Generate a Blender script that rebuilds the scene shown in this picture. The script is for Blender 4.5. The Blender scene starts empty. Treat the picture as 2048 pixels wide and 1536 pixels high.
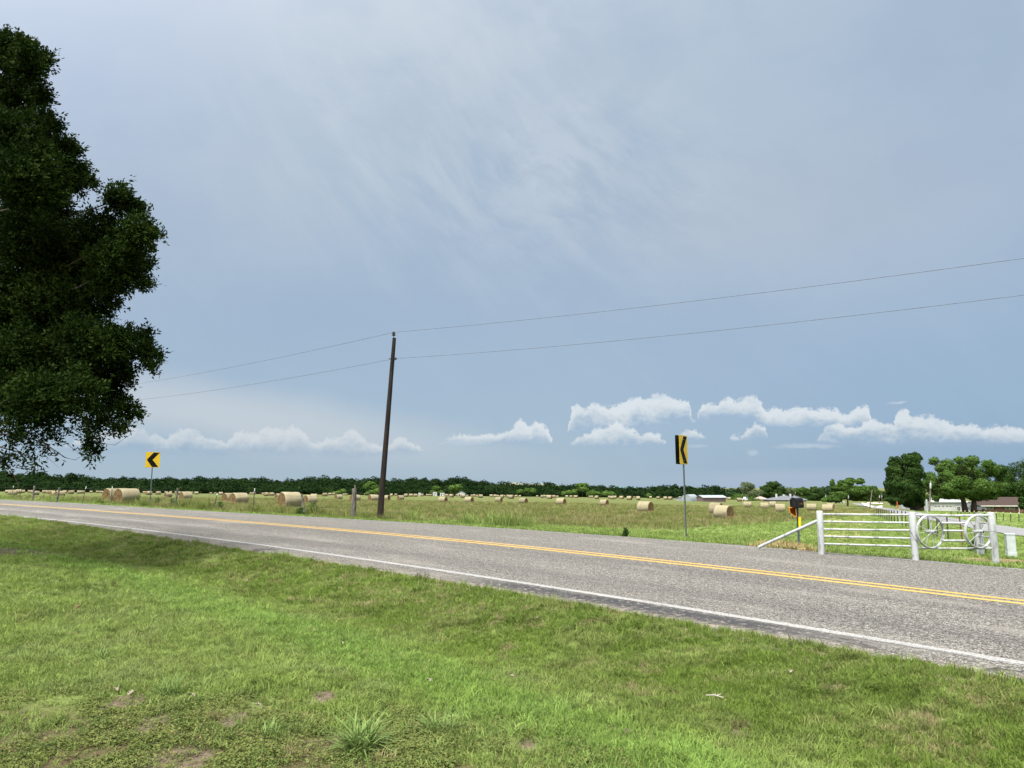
import bpy, math, random
import numpy as np
from mathutils import Vector, Matrix
random.seed(7)
RS = np.random.RandomState(11)
S = bpy.context.scene
COL = S.collection
PI = math.pi
R = math.radians

# ------------------------------------------------------------------ camera model (pixels of the 2048 x 1536 photograph)
FPX, VH, EYE = 1450.0, 974.0, 1.6
PITCH = math.atan((VH - 768) / FPX)

def ray(u, v):
    x = (u - 1024) / FPX
    y = (768 - v) / FPX
    d = (x, math.cos(PITCH) - y * math.sin(PITCH), math.sin(PITCH) + y * math.cos(PITCH))
    return d[0] / d[1], d[2] / d[1]

def at(u, v, Y):
    a, b = ray(u, v)
    return Vector((a * Y, Y, EYE + b * Y))

# ------------------------------------------------------------------ the lie of the land
NEAR = [(0,1029.3),(205,1048.6),(300,1062),(410,1076),(600,1101),(800,1127.4),(1000,1156.4),(1200,1188),(1400,1222),(1600,1257),(1800,1288.5),(2048,1323.6)]
MID = [(30,1009.3),(100,1014.7),(200,1021.7),(300,1028),(410,1037),(600,1053.5),(820,1072),(1000,1087),(1210,1112),(1300,1121),(1600,1153),(2048,1203)]
FAR = [(0,1001.5),(100,1004.5),(200,1010),(300,1015),(410,1023.5),(600,1034.3),(810,1044.2),(1000,1055.2),(1210,1072.5),(1400,1086),(1600,1103),(1800,1119),(2048,1141.5)]
EDGE = [(0,1034),(200,1053.5),(420,1087),(490,1098),(600,1117),(700,1134),(800,1151),(1000,1187),(1200,1221),(1400,1252),(1600,1286),(1800,1321),(2048,1357)]
OX, OY = 0.0, 13.2
C7 = math.sqrt(.5)
WL, WF = 3.5, 7.05

def drop_near(u):
    return 1.6 * np.interp(u, [0, 400, 800, 2048], [.83, .9, 1.0, 1.0])

def _pt(u, v, drop):
    a, b = ray(u, v)
    Y = drop / -b
    return a * Y, Y

_pts = [_pt(u, v, drop_near(u)) for u, v in NEAR]
_s = np.array([(x - OX) * C7 - (y - OY) * C7 for x, y in _pts])
_t = np.array([(x - OX) * C7 + (y - OY) * C7 for x, y in _pts])
Q = np.polyfit(_s, _t, 3)
SMIN, SMAX = _s.min(), _s.max()

def qf(s):
    s = np.asarray(s, float)
    c = np.clip(s, SMIN, SMAX)
    d = np.polyval(np.polyder(Q), c)
    return np.polyval(Q, c) + d * (s - c)

def _fit(line, off):
    us = [p[0] for p in line]
    vs = [p[1] for p in line]
    ss, zs = [], []
    for s in np.linspace(SMIN - 14, SMAX + 5, 90):
        t = qf(s) + off
        x = OX + C7 * (s + t)
        y = OY + C7 * (t - s)
        if y < 2:
            continue
        # the pixel column of a point is nearly free of its height; use the column at the eye's level and correct once
        v = 1080.
        for _ in range(4):
            b = ray(1024, v)[1]
            cz = math.cos(PITCH) * y + math.sin(PITCH) * (b * y)
            u = 1024 + FPX * x / cz
            v = np.interp(u, us, vs)
        if u < us[0] - 5 or u > us[-1] + 5:
            continue
        ss.append(s)
        zs.append(EYE + ray(u, v)[1] * y)
    p = np.polyfit(ss, zs, 3)
    lo, hi = min(ss), max(ss)
    return lambda s: np.polyval(p, np.clip(s, lo, hi))

zn, zm, zf = _fit(NEAR, 0), _fit(MID, WL), _fit(FAR, WF)
ze = _fit(EDGE, -1.0)

def _edge():
    out = []
    for u, v in EDGE:
        best = None
        for o in np.linspace(-2.2, 0.2, 121):
            # point on the near road plane at this pixel
            z0 = 1.6
            a, b = ray(u, v)
            Y = drop_near(u) * 1.012 / -b
            x = a * Y
            s = (x - OX) * C7 - (Y - OY) * C7
            t = (x - OX) * C7 + (Y - OY) * C7 - qf(s)
        out.append((s, t))
    return out
_e = _edge()
EP = np.polyfit([e[0] for e in _e], [e[1] for e in _e], 2)
def edge_off(s):
    return np.clip(np.polyval(EP, np.clip(s, SMIN, SMAX)), -1.5, -.3)

def st(x, y):
    s = (x - OX) * C7 - (y - OY) * C7
    return s, (x - OX) * C7 + (y - OY) * C7 - qf(s)

def xy(s, t):
    tt = np.asarray(t) + qf(s)
    return OX + C7 * (s + tt), OY + C7 * (tt - s)

def zroad(s, t):
    t = np.asarray(t, float)
    a = zn(s) + (zm(s) - zn(s)) * t / WL
    b = zm(s) + (zf(s) - zm(s)) * (t - WL) / (WF - WL)
    return np.where(t < WL, a, b)

def sm(a, b, x):
    k = np.clip((x - a) / (b - a), 0, 1)
    return k * k * (3 - 2 * k)

def field(x, y):
    yy = np.maximum(y, 5)
    xx = np.clip(x, -45, 45)
    a = 1.66 + .0175 * xx * np.exp(-np.maximum(yy - 60, 0) / 90)
    d = a + .0098 * np.minimum(yy, 900) + .0095 * np.clip(x, -500, 500)
    d = d + .022 * np.clip(x - 60, 0, 130) * np.exp(-np.maximum(yy - 180, 0) / 110)
    return EYE - d

def lawnz(s, t, x, y):
    e = edge_off(s)
    d = np.maximum(e - t, 0)
    z0 = zroad(s, e)
    k = sm(0, 9, d)
    base = z0 * (1 - k) + 0.0 * k
    swale = -.24 * np.exp(-((d - 2.1) / 1.25) ** 2) * sm(0, .8, d)
    bump = .03 * np.sin(x * 1.3 + 1.7 * np.sin(y * .9)) * np.sin(y * 1.1 + .6) * sm(.3, 2, d)
    return base + swale + bump

def H(x, y):
    x = np.asarray(x, float)
    y = np.asarray(y, float)
    s, t = st(x, y)
    lawn = lawnz(s, t, x, y)
    f = field(x, y) + .05 * np.sin(x * .31) * np.sin(y * .23 + 1)
    rf = zf(s) - .01
    k = sm(WF + 2.0, WF + 9.5, t)
    verge = rf * (1 - k) + f * k - .05 * sm(WF + .3, WF + 1.2, t) * (1 - k)
    e = edge_off(s)
    z = np.where(t < e, lawn, np.where(t > WF + .22, verge, zroad(s, t) - .07))
    return z

_YS = np.geomspace(3, 2500, 1500)
def G(u, v):
    """where the line of sight through a pixel meets the ground"""
    a, b = ray(u, v)
    lo, hi = 3., None
    Ys = _YS
    for _ in range(4):
        g = EYE + b * Ys - H(a * Ys, Ys)
        i = int(np.argmax(g <= 0))
        if g[i] > 0:
            return Vector((a * 600, 600, float(H(a * 600, 600))))
        if i == 0:
            break
        Ys = np.linspace(Ys[i - 1], Ys[i], 30)
    Y = float(Ys[i])
    return Vector((a * Y, Y, float(H(a * Y, Y))))

def GX(u, Y):
    """ground point in the pixel column u, Y metres ahead"""
    a, b = ray(u, 1000)
    return Vector((a * Y, Y, float(H(a * Y, Y))))

# ------------------------------------------------------------------ node helpers
def lin(r, g, b):
    f = lambda c: (c / 255 / 12.92) if c / 255 <= .04045 else ((c / 255 + .055) / 1.055) ** 2.4
    return (f(r), f(g), f(b), 1)

class NT:
    def __init__(s, tree):
        s.t = tree
    def n(s, typ, *ins, out=0, **kw):
        nd = s.t.nodes.new(typ)
        named = {}
        for k, v in kw.items():
            if hasattr(nd, k) and not k[0].isupper():
                setattr(nd, k, v)
            else:
                named[k] = v
        for i, v in enumerate(ins):
            if v is not None:
                s.set(nd.inputs[i], v)
        for k, v in named.items():
            s.set(nd.inputs[k.replace('_', ' ')], v)
        return nd.outputs[out] if len(nd.outputs) else nd
    def set(s, sock, v):
        if isinstance(v, bpy.types.NodeSocket):
            s.t.links.new(v, sock)
        else:
            try:
                sock.default_value = v
            except Exception:
                sock.default_value = v[:3]
    def m(s, op, a, b=None, c=None, clamp=False):
        return s.n('ShaderNodeMath', a, b, c, operation=op, use_clamp=clamp)
    def v(s, op, a, b=None, out=0):
        return s.n('ShaderNodeVectorMath', a, b, operation=op, out=out)
    def noise(s, vec, scale, detail=3, rough=.55, dist=0, out=0):
        return s.n('ShaderNodeTexNoise', Vector=vec, Scale=scale, Detail=detail, Roughness=rough, Distortion=dist, out=out)
    def ss(s, x, a, b, lo=0., hi=1.):
        nd = s.t.nodes.new('ShaderNodeMapRange')
        nd.interpolation_type = 'SMOOTHSTEP'
        s.set(nd.inputs[0], x)
        for i, q in enumerate((a, b, lo, hi)):
            nd.inputs[1 + i].default_value = q
        return nd.outputs[0]
    def mix(s, f, a, b, blend='MIX'):
        nd = s.t.nodes.new('ShaderNodeMix')
        nd.data_type = 'RGBA'
        nd.blend_type = blend
        s.set(nd.inputs[0], f)
        for i, q in ((6, a), (7, b)):
            if not isinstance(q, bpy.types.NodeSocket) and len(q) == 3:
                q = (*q, 1)
            s.set(nd.inputs[i], q)
        return nd.outputs[2]
    def ramp(s, x, stops):
        nd = s.t.nodes.new('ShaderNodeValToRGB')
        e = nd.color_ramp.elements
        while len(e) < len(stops):
            e.new(.5)
        for i, (p, c) in enumerate(stops):
            e[i].position = p
            e[i].color = c if len(c) == 4 else (*c, 1)
        s.set(nd.inputs[0], x)
        return nd.outputs[0]

def new_mat(name):
    m = bpy.data.materials.new(name)
    m.use_nodes = True
    m.node_tree.nodes.clear()
    t = NT(m.node_tree)
    return m, t

def finish(t, col, rough=.7, spec=.3, metal=0., bump=None, bstr=.3, bdist=.02, transl=0., tcol=None):
    nd = t.t.nodes.new('ShaderNodeBsdfPrincipled')
    t.set(nd.inputs['Base Color'], col if isinstance(col, bpy.types.NodeSocket) or len(col) == 4 else (*col, 1))
    t.set(nd.inputs['Roughness'], rough)
    nd.inputs['Specular IOR Level'].default_value = spec
    t.set(nd.inputs['Metallic'], metal)
    if bump is not None:
        b = t.n('ShaderNodeBump', Height=bump, Strength=bstr, Distance=bdist)
        t.t.links.new(b, nd.inputs['Normal'])
    sh = nd.outputs[0]
    if transl:
        tr = t.n('ShaderNodeBsdfTranslucent', Color=tcol if tcol is not None else col)
        sh = t.n('ShaderNodeMixShader', transl, sh, tr)
    t.n('ShaderNodeOutputMaterial', sh)

def simple(name, c1, c2=None, scale=8., rough=.7, spec=.3, metal=0., bump=.2, bscale=None, detail=4, c3=None, s3=1.2, stretch=None, bdist=.01):
    """two-tone noisy material with an optional large-scale third colour"""
    m, t = new_mat(name)
    vec = t.n('ShaderNodeTexCoord', out=3)
    if stretch:
        vec = t.v('MULTIPLY', vec, stretch)
    c2 = c2 or tuple(q * .75 for q in c1)
    f = t.noise(vec, scale, detail)
    col = t.mix(t.ss(f, .35, .65), c1, c2)
    if c3:
        g = t.noise(vec, s3, 4)
        col = t.mix(t.ss(g, .52, .68), col, c3)
    finish(t, col, rough, spec, metal, t.noise(vec, bscale or scale * 3, 3) if bump else None, bump, bdist)
    return m

# ------------------------------------------------------------------ mesh helpers
def obj(name, verts, faces, mat=None, parent=None, smooth=False, loc=None):
    me = bpy.data.meshes.new(name)
    me.from_pydata([tuple(v) for v in verts], [], faces)
    if mat:
        for q in (mat if isinstance(mat, (list, tuple)) else [mat]):
            me.materials.append(q)
    if smooth:
        me.shade_smooth()
    o = bpy.data.objects.new(name, me)
    COL.objects.link(o)
    if parent:
        o.parent = parent
    if loc is not None:
        o.location = loc
    return o

def npmesh(name, V, F, mats=None, smooth=False, midx=None):
    """V (n,3) array, F (m,k) array of equal polygons"""
    me = bpy.data.meshes.new(name)
    V = np.asarray(V, np.float32)
    F = np.asarray(F, np.int32)
    me.vertices.add(len(V))
    me.vertices.foreach_set('co', V.ravel())
    k = F.shape[1]
    me.loops.add(F.size)
    me.loops.foreach_set('vertex_index', F.ravel())
    me.polygons.add(len(F))
    me.polygons.foreach_set('loop_start', np.arange(0, F.size, k, dtype=np.int32))
    me.polygons.foreach_set('loop_total', np.full(len(F), k, np.int32))
    for q in (mats or []):
        me.materials.append(q)
    if midx is not None:
        me.polygons.foreach_set('material_index', np.asarray(midx, np.int32))
    me.update(calc_edges=True)
    if smooth:
        me.shade_smooth()
    return me

def npobj(name, V, F, mats=None, parent=None, smooth=False, midx=None):
    o = bpy.data.objects.new(name, npmesh(name, V, F, mats, smooth, midx))
    COL.objects.link(o)
    if parent:
        o.parent = parent
    return o

def empty(name, loc, rz=0.):
    o = bpy.data.objects.new(name, None)
    o.location = loc
    o.rotation_euler = (0, 0, rz)
    o.empty_display_size = .2
    COL.objects.link(o)
    return o

def tag(o, label=None, cat=None, group=None, kind=None):
    if label: o['label'] = label
    if cat: o['category'] = cat
    if group: o['group'] = group
    if kind: o['kind'] = kind
    return o

def struct(o):
    o['kind'] = 'structure'
    return o

class MB:
    """collects shapes of one part"""
    def __init__(s):
        s.V, s.F, s.M = [], [], []
    def add(s, V, F, mi=0):
        b = len(s.V)
        s.V += [tuple(v) for v in V]
        s.F += [tuple(b + i for i in f) for f in F]
        s.M += [mi] * len(F)
    def box(s, c, d, rz=0., mi=0, bev=0.):
        c = Vector(c)
        x, y, z = d[0] / 2, d[1] / 2, d[2] / 2
        m = Matrix.Rotation(rz, 3, 'Z')
        if bev <= 0:
            P = [Vector((i * x, j * y, k * z)) for k in (-1, 1) for j in (-1, 1) for i in (-1, 1)]
            F = [(0, 2, 3, 1), (4, 5, 7, 6), (0, 1, 5, 4), (1, 3, 7, 5), (3, 2, 6, 7), (2, 0, 4, 6)]
        else:
            P = []
            for k, q in ((-z, bev), (-z + bev, 0), (z - bev, 0), (z, bev)):
                P += [Vector((-x + q, -y + q, k)), Vector((x - q, -y + q, k)), Vector((x - q, y - q, k)), Vector((-x + q, y - q, k))]
            F = [(3, 2, 1, 0), (12, 13, 14, 15)]
            for r in range(3):
                for i in range(4):
                    j = (i + 1) % 4
                    F.append((r * 4 + i, r * 4 + j, r * 4 + 4 + j, r * 4 + 4 + i))
        s.add([c + m @ p for p in P], F, mi)
    def tube(s, pts, rad, n=8, mi=0, cap=True, jit=0.):
        pts = [Vector(p) for p in pts]
        if not isinstance(rad, (list, tuple)):
            rad = [rad] * len(pts)
        V, F = [], []
        ref = None
        for i, p in enumerate(pts):
            d = (pts[min(i + 1, len(pts) - 1)] - pts[max(i - 1, 0)]).normalized()
            if ref is None:
                ref = Vector((1, 0, 0)) if abs(d.x) < .9 else Vector((0, 1, 0))
            a = d.cross(ref).normalized()
            b = d.cross(a)
            ref = -b if False else ref
            for k in range(n):
                th = 2 * PI * k / n
                rr = rad[i] * (1 + (random.uniform(-jit, jit) if jit else 0))
                V.append(p + a * math.cos(th) * rr + b * math.sin(th) * rr)
        for i in range(len(pts) - 1):
            for k in range(n):
                j = (k + 1) % n
                F.append((i * n + k, i * n + j, i * n + n + j, i * n + n + k))
        if cap:
            F.append(tuple(range(n - 1, -1, -1)))
            F.append(tuple((len(pts) - 1) * n + k for k in range(n)))
        s.add(V, F, mi)
    def prism(s, poly, axis, mi=0):
        """poly: list of Vectors (planar), extruded by the vector axis"""
        n = len(poly)
        V = [Vector(p) for p in poly] + [Vector(p) + Vector(axis) for p in poly]
        F = [tuple(range(n - 1, -1, -1)), tuple(range(n, 2 * n))]
        F += [(i, (i + 1) % n, n + (i + 1) % n, n + i) for i in range(n)]
        s.add(V, F, mi)
    def build(s, name, mat, parent=None, smooth=False, loc=None):
        o = obj(name, s.V, s.F, mat, parent, smooth, loc)
        if any(s.M):
            o.data.polygons.foreach_set('material_index', np.array(s.M, np.int32))
        import bmesh
        bm = bmesh.new()
        bm.from_mesh(o.data)
        bmesh.ops.recalc_face_normals(bm, faces=bm.faces)
        bm.to_mesh(o.data)
        bm.free()
        if smooth:
            o.data.shade_smooth()
            try:
                o.data.set_sharp_from_angle(angle=R(40))
            except Exception:
                pass
        return o

# ------------------------------------------------------------------ light
SUN_EL, SUN_AZ = R(63), R(-150)      # azimuth measured from straight ahead, clockwise
sun_dir = Vector((math.sin(SUN_AZ) * math.cos(SUN_EL), math.cos(SUN_AZ) * math.cos(SUN_EL), math.sin(SUN_EL)))
sl = bpy.data.lights.new('sun', 'SUN')
sl.energy = 3.0
sl.angle = R(9)
sl.color = (1, .965, .9)
so = bpy.data.objects.new('sun', sl)
so.rotation_euler = sun_dir.to_track_quat('Z', 'Y').to_euler()
so.location = (0, 0, 60)
COL.objects.link(so)

def azel(u, v):
    a, b = ray(u, v)
    l = math.sqrt(a * a + 1 + b * b)
    return math.atan2(a, 1), math.asin(b / l)

def make_world():
    w = bpy.data.worlds.new('World')
    S.world = w
    w.use_nodes = True
    w.node_tree.nodes.clear()
    t = NT(w.node_tree)
    d = t.n('ShaderNodeTexCoord', out=0)
    sep = t.t.nodes.new('ShaderNodeSeparateXYZ')
    t.set(sep.inputs[0], d)
    dx, dy, dz = sep.outputs
    az = t.m('ARCTAN2', dx, dy)
    el = t.m('ARCSINE', dz)
    ae = t.n('ShaderNodeCombineXYZ', az, el, 0.)
    nish = t.t.nodes.new('ShaderNodeTexSky')
    nish.sky_type = 'NISHITA'
    nish.sun_disc = False
    nish.sun_elevation = SUN_EL
    nish.sun_rotation = SUN_AZ
    nish.air_density = 1.2
    nish.dust_density = 2.0
    def blob(u, v, wu, hv, soft=1.0):
        """smooth 0..1 patch in azimuth/elevation"""
        a, e = azel(u, v)
        q = t.v('SUBTRACT', ae, (a, e, 0))
        q = t.v('MULTIPLY', q, (FPX / wu, FPX / hv, 0))
        return t.ss(t.v('LENGTH', q, out=1), 0., 1., 1., 0.)
    # --- the high overcast: blue-grey, paler overhead
    base = t.ramp(t.m('MULTIPLY', el, 1.25), [
        (0.0, lin(168, 190, 206)), (.06, lin(158, 184, 205)), (.16, lin(156, 180, 204)), (.28, lin(158, 180, 204)),
        (.42, lin(165, 184, 205)), (.60, lin(171, 191, 210)), (.85, lin(184, 199, 216)), (1.0, lin(205, 214, 226))])
    right = t.ss(az, .0, .62)
    low = t.ss(el, .02, .28, 1., 0.)
    base = t.mix(t.m('MULTIPLY', t.m('MULTIPLY', right, low), .70), base, lin(122, 160, 197))
    mid = t.m('MULTIPLY', t.ss(el, .10, .42), t.ss(el, .62, .40))
    # fibres: streaked noise, bent by a slow one
    warp = t.noise(ae, 2.2, 3, out=1)
    q = t.v('ADD', ae, t.v('MULTIPLY', t.v('SUBTRACT', warp, (.5, .5, .5)), (.16, .16, 0)))
    rot = t.n('ShaderNodeVectorRotate', q, Angle=R(52), rotation_type='Z_AXIS')
    fib = t.noise(t.v('MULTIPLY', rot, (3.0, 13.0, 1)), 1.6, 6, .62)
    rot2 = t.n('ShaderNodeVectorRotate', q, Angle=R(28), rotation_type='Z_AXIS')
    fib2 = t.noise(t.v('MULTIPLY', rot2, (3.5, 11.0, 1)), 2.6, 6, .66)
    soft = t.noise(t.v('MULTIPLY', q, (1, 1.7, 1)), 2.4, 4, .5)
    big = t.noise(t.v('MULTIPLY', q, (1, 1.6, 1)), 4.2, 5, .58)
    # where the veil is thick and bright
    br = t.m('MAXIMUM', blob(820, 110, 640, 420), t.m('MULTIPLY', blob(1120, 250, 560, 330), .8))
    br = t.m('MAXIMUM', br, t.m('MULTIPLY', blob(420, 330, 520, 300), .55))
    br = t.m('MAXIMUM', br, t.m('MULTIPLY', blob(1560, 360, 620, 340), .45))
    br = t.m('MULTIPLY', br, t.ss(soft, .22, .62, .55, 1.))
    veil = t.m('MULTIPLY', br, .85)
    col = t.mix(veil, base, lin(197, 208, 218))
    fibm = t.m('MULTIPLY', t.ss(fib, .40, .72), t.m('MAXIMUM', blob(900, 260, 760, 430), .10))
    col = t.mix(t.m('MULTIPLY', fibm, .48), col, lin(207, 216, 224))
    fibm2 = t.m('MULTIPLY', t.ss(fib2, .44, .74), blob(1180, 400, 520, 260))
    col = t.mix(t.m('MULTIPLY', fibm2, .5), col, lin(200, 210, 222))
    dark = t.m('MULTIPLY', t.ss(fib2, .56, .34), blob(1080, 380, 620, 240))
    col = t.mix(t.m('MULTIPLY', dark, .5), col, lin(150, 172, 195))
    dk2 = t.m('MULTIPLY', t.ss(big, .58, .34), t.ss(el, .05, .2))
    col = t.mix(t.m('MULTIPLY', dk2, .30), col, lin(146, 171, 199))
    # a warm grey sheet on the right and the lilac left corner
    col = t.mix(t.m('MULTIPLY', blob(1560, 420, 560, 180), .32), col, lin(184, 192, 202))
    col = t.mix(t.m('MULTIPLY', blob(150, 60, 500, 420), .30), col, lin(182, 192, 224))
    col = t.mix(t.m('MULTIPLY', blob(1960, 150, 560, 420), .30), col, lin(158, 176, 198))
    # pale sheet low on the left, sloping down to the right
    a, e = azel(480, 832)
    q = t.v('SUBTRACT', ae, (a, e, 0))
    q = t.n('ShaderNodeVectorRotate', q, Angle=R(8), rotation_type='Z_AXIS')
    q = t.v('ADD', q, t.v('MULTIPLY', t.v('SUBTRACT', t.noise(ae, 9, 4, out=1), (.5, .5, .5)), (.05, .03, 0)))
    sh = t.ss(t.v('LENGTH', t.v('MULTIPLY', q, (FPX / 720, FPX / 85, 0)), out=1), .1, 1., 1., 0.)
    col = t.mix(t.m('MULTIPLY', sh, .85), col, lin(196, 205, 214))
    a, e = azel(1640, 962)
    q = t.v('MULTIPLY', t.v('SUBTRACT', ae, (a, e, 0)), (FPX / 420, FPX / 30, 0))
    col = t.mix(t.m('MULTIPLY', t.ss(t.v('LENGTH', q, out=1), .3, 1., 1., 0.), .6), col, lin(172, 190, 212))
    col = t.mix(.12, col, lin(176, 188, 202))
    col = t.mix(1., col, (1.025, 1.02, 1.02), 'MULTIPLY')
    # --- fair-weather cumulus along the horizon: banks with a top profile and a flat base, by azimuth
    A0, A1, E0, E1 = -.62, .66, 0., .16
    def curve(pts, x):
        nd = t.t.nodes.new('ShaderNodeFloatCurve')
        c = nd.mapping.curves[0]
        P = []
        for u, v in pts:
            a, e = azel(u, v)
            P.append(((a - A0) / (A1 - A0), (e - E0) / (E1 - E0)))
        c.points[0].location = (0., P[0][1])
        c.points[1].location = (1., P[-1][1])
        for p in P:
            c.points.new(*p)
        for p in c.points:
            p.handle_type = 'VECTOR'
        nd.mapping.update()
        t.set(nd.inputs[1], x)
        return nd.outputs[0]
    PX = 1 / FPX / (E1 - E0)
    nA = t.noise(ae, 38, 4, .6, out=1)
    nB = t.noise(ae, 95, 4, .6, out=1)
    dis = t.v('ADD', t.v('MULTIPLY', t.v('SUBTRACT', nA, (.5, .5, .5)), (.013, .010, 0)), t.v('MULTIPLY', t.v('SUBTRACT', nB, (.5, .5, .5)), (.007, .006, 0)))
    pw = t.v('ADD', ae, dis)
    sp2 = t.t.nodes.new('ShaderNodeSeparateXYZ')
    t.set(sp2.inputs[0], pw)
    cx = t.m('DIVIDE', t.m('SUBTRACT', sp2.outputs[0], A0), A1 - A0)
    cy = t.m('DIVIDE', t.m('SUBTRACT', sp2.outputs[1], E0), E1 - E0)
    b1 = t.m('SUBTRACT', 1., t.m('ABSOLUTE', t.m('SUBTRACT', t.m('MULTIPLY', t.noise(ae, 70, 2, .5), 2.), 1.)))
    b2 = t.m('SUBTRACT', 1., t.m('ABSOLUTE', t.m('SUBTRACT', t.m('MULTIPLY', t.noise(ae, 170, 2, .5), 2.), 1.)))
    puff = t.m('ADD', t.m('MULTIPLY', t.m('SUBTRACT', b1, .72), 17 * PX), t.m('MULTIPLY', t.m('SUBTRACT', b2, .72), 8 * PX))
    leftness = t.ss(az, -.2, .05)
    wisp = t.noise(t.v('MULTIPLY', ae, (1, 1.6, 1)), 24, 5, .6)
    c2 = col
    TOPA = [(120,895),(150,880),(200,862),(232,857),(262,853),(285,858),(300,870),(318,863),(328,885),(334,876),(345,865),(365,857),(380,857),(395,861),(408,871),(428,876),(444,884),(452,884),(465,871),(480,863),(497,859),(506,869),(520,861),(530,854),(545,854),(565,858),(585,852),(600,855),(609,869),(622,882),(638,886),(650,873),(663,871),(673,882),(685,869),(697,857),(710,858),(721,871),(738,884),(765,894),(777,892),(790,878),(805,874),(820,883),(836,890),(850,906),(870,900),
            (884,884),(905,875),(920,871),(945,876),(970,874),(1000,874),(1015,866),(1030,857),(1040,846),(1050,849),(1060,859),(1073,847),(1083,851),(1092,856),(1099,872),(1108,900),(1128,900),(1138,842),(1142,828),(1150,813),(1160,818),(1171,826),(1185,811),(1200,815),(1220,820),(1240,815),(1260,806),(1275,801),(1295,804),(1310,793),(1325,791),(1340,799),(1352,806),(1368,811),(1378,809),(1384,835),(1390,862),(1396,838),(1405,813),(1415,811),(1426,815),(1436,811),(1444,806),(1460,800),(1470,809),(1482,806),(1495,800),(1505,796),(1515,803),(1523,818),(1532,829),(1545,825),(1556,821),(1572,829),(1590,824),(1610,822),(1632,831),(1650,823),(1666,824),(1682,836),(1702,833),(1716,821),(1726,816),(1738,820),(1746,850),(1756,875),(2100,880)]
    BASA = [(120,902),(260,902),(320,905),(440,906),(540,909),(620,908),(700,914),(770,912),(850,904),(900,885),(1000,888),(1100,890),(1130,868),(1250,864),(1330,856),(1384,846),(1400,844),(1470,836),(1520,852),(1560,858),(1700,858),(1740,852),(2100,860)]
    TOPB = [(120,920),(200,920),(1120,920),(1142,896),(1160,880),(1175,873),(1190,865),(1210,862),(1230,850),(1250,858),(1270,866),(1288,877),(1300,872),(1315,874),(1327,884),(1340,905),(1358,878),(1375,862),(1390,866),(1406,880),(1440,905),(1462,877),(1482,872),(1500,862),(1514,854),(1530,861),(1536,880),(1560,905),(1635,890),(1650,857),(1670,854),(1692,859),(1712,863),(1722,861),(1731,848),(1745,845),(1760,850),(1775,859),(1789,857),(1795,838),(1805,829),(1813,828),(1821,838),(1833,842),(1850,838),(1866,836),(1885,845),(1900,852),(1916,859),(1935,855),(1956,859),(1975,867),(1990,861),(2010,865),(2026,861),(2050,867),(2090,864),(2130,870)]
    BASB = [(120,910),(1100,895),(1240,894),(1330,892),(1360,880),(1410,880),(1450,884),(1540,878),(1640,886),(1800,892),(1900,890),(2130,888)]
    for top, bas, fade in ((TOPA, BASA, .92), (TOPB, BASB, .86)):
        T = t.m('ADD', t.m('ADD', curve(top, cx), 4 * PX), puff)
        T = t.m('SUBTRACT', T, t.m('MULTIPLY', t.m('SUBTRACT', 1., leftness), 7 * PX))
        B = curve(bas, cx)
        edge = t.ss(t.m('SUBTRACT', T, cy), -2 * PX, 6 * PX)
        foot = t.ss(t.m('SUBTRACT', cy, B), -9 * PX, 10 * PX)
        h = t.m('DIVIDE', t.m('SUBTRACT', cy, B), t.m('MAXIMUM', t.m('SUBTRACT', T, B), 10 * PX))
        lit = t.ss(t.m('ADD', h, t.m('ADD', t.m('MULTIPLY', t.m('SUBTRACT', b1, .7), .55), t.m('MULTIPLY', t.m('SUBTRACT', wisp, .5), .8))), .12, .92)
        cc = t.ramp(lit, [(0., lin(156, 181, 208)), (.28, lin(190, 204, 219)), (.6, lin(208, 217, 225)), (1., lin(225, 231, 236))])
        cc = t.mix(t.m('MULTIPLY', t.m('SUBTRACT', 1., leftness), .5), cc, t.mix(lit, lin(136, 164, 197), lin(212, 218, 224)))
        dens = t.m('MULTIPLY', t.m('MULTIPLY', edge, foot), t.m('ADD', t.m('MULTIPLY', lit, .24), .72))
        dens = t.m('MULTIPLY', t.m('MULTIPLY', dens, fade), t.ss(wisp, .26, .50, .40, 1.))
        dens = t.m('MULTIPLY', dens, t.ss(t.m('SUBTRACT', T, B), 2 * PX, 16 * PX))
        dens = t.m('MULTIPLY', dens, t.m('ADD', .72, t.m('MULTIPLY', leftness, .28)))
        c2 = t.mix(dens, c2, cc)
    for u, v, wu, hv, op in ((1612, 892, 66, 6, .45), (1796, 805, 20, 3.5, .55), (1507, 904, 14, 6, .4), (935, 884, 60, 7, .35), (1395, 893, 26, 5, .3)):
        a, e = azel(u, v)
        q = t.v('MULTIPLY', t.v('SUBTRACT', pw, (a, e, 0)), (FPX / wu, FPX / hv, 0))
        c2 = t.mix(t.m('MULTIPLY', t.ss(t.v('LENGTH', q, out=1), .2, 1.1, 1., 0.), op), c2, lin(206, 217, 228))
    ccol2 = c2
    # unseen sky behind the camera, brightened round the hidden sun to light the ground
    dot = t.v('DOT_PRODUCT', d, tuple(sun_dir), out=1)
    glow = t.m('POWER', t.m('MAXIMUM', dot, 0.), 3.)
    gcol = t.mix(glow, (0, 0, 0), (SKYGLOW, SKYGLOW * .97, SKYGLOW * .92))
    K = 1 / .1 / (2 ** EXPOSURE)
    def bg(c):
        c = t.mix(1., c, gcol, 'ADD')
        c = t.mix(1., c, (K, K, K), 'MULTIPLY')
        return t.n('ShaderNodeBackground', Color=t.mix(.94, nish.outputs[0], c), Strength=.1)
    # the cumulus only stand in a low band of the sky ahead
    band = t.m('MULTIPLY', t.m('MULTIPLY', t.m('GREATER_THAN', dy, .1), t.m('LESS_THAN', el, .17)), t.m('GREATER_THAN', el, -.01))
    t.n('ShaderNodeOutputWorld', t.n('ShaderNodeMixShader', band, bg(col), bg(ccol2)))

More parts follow.
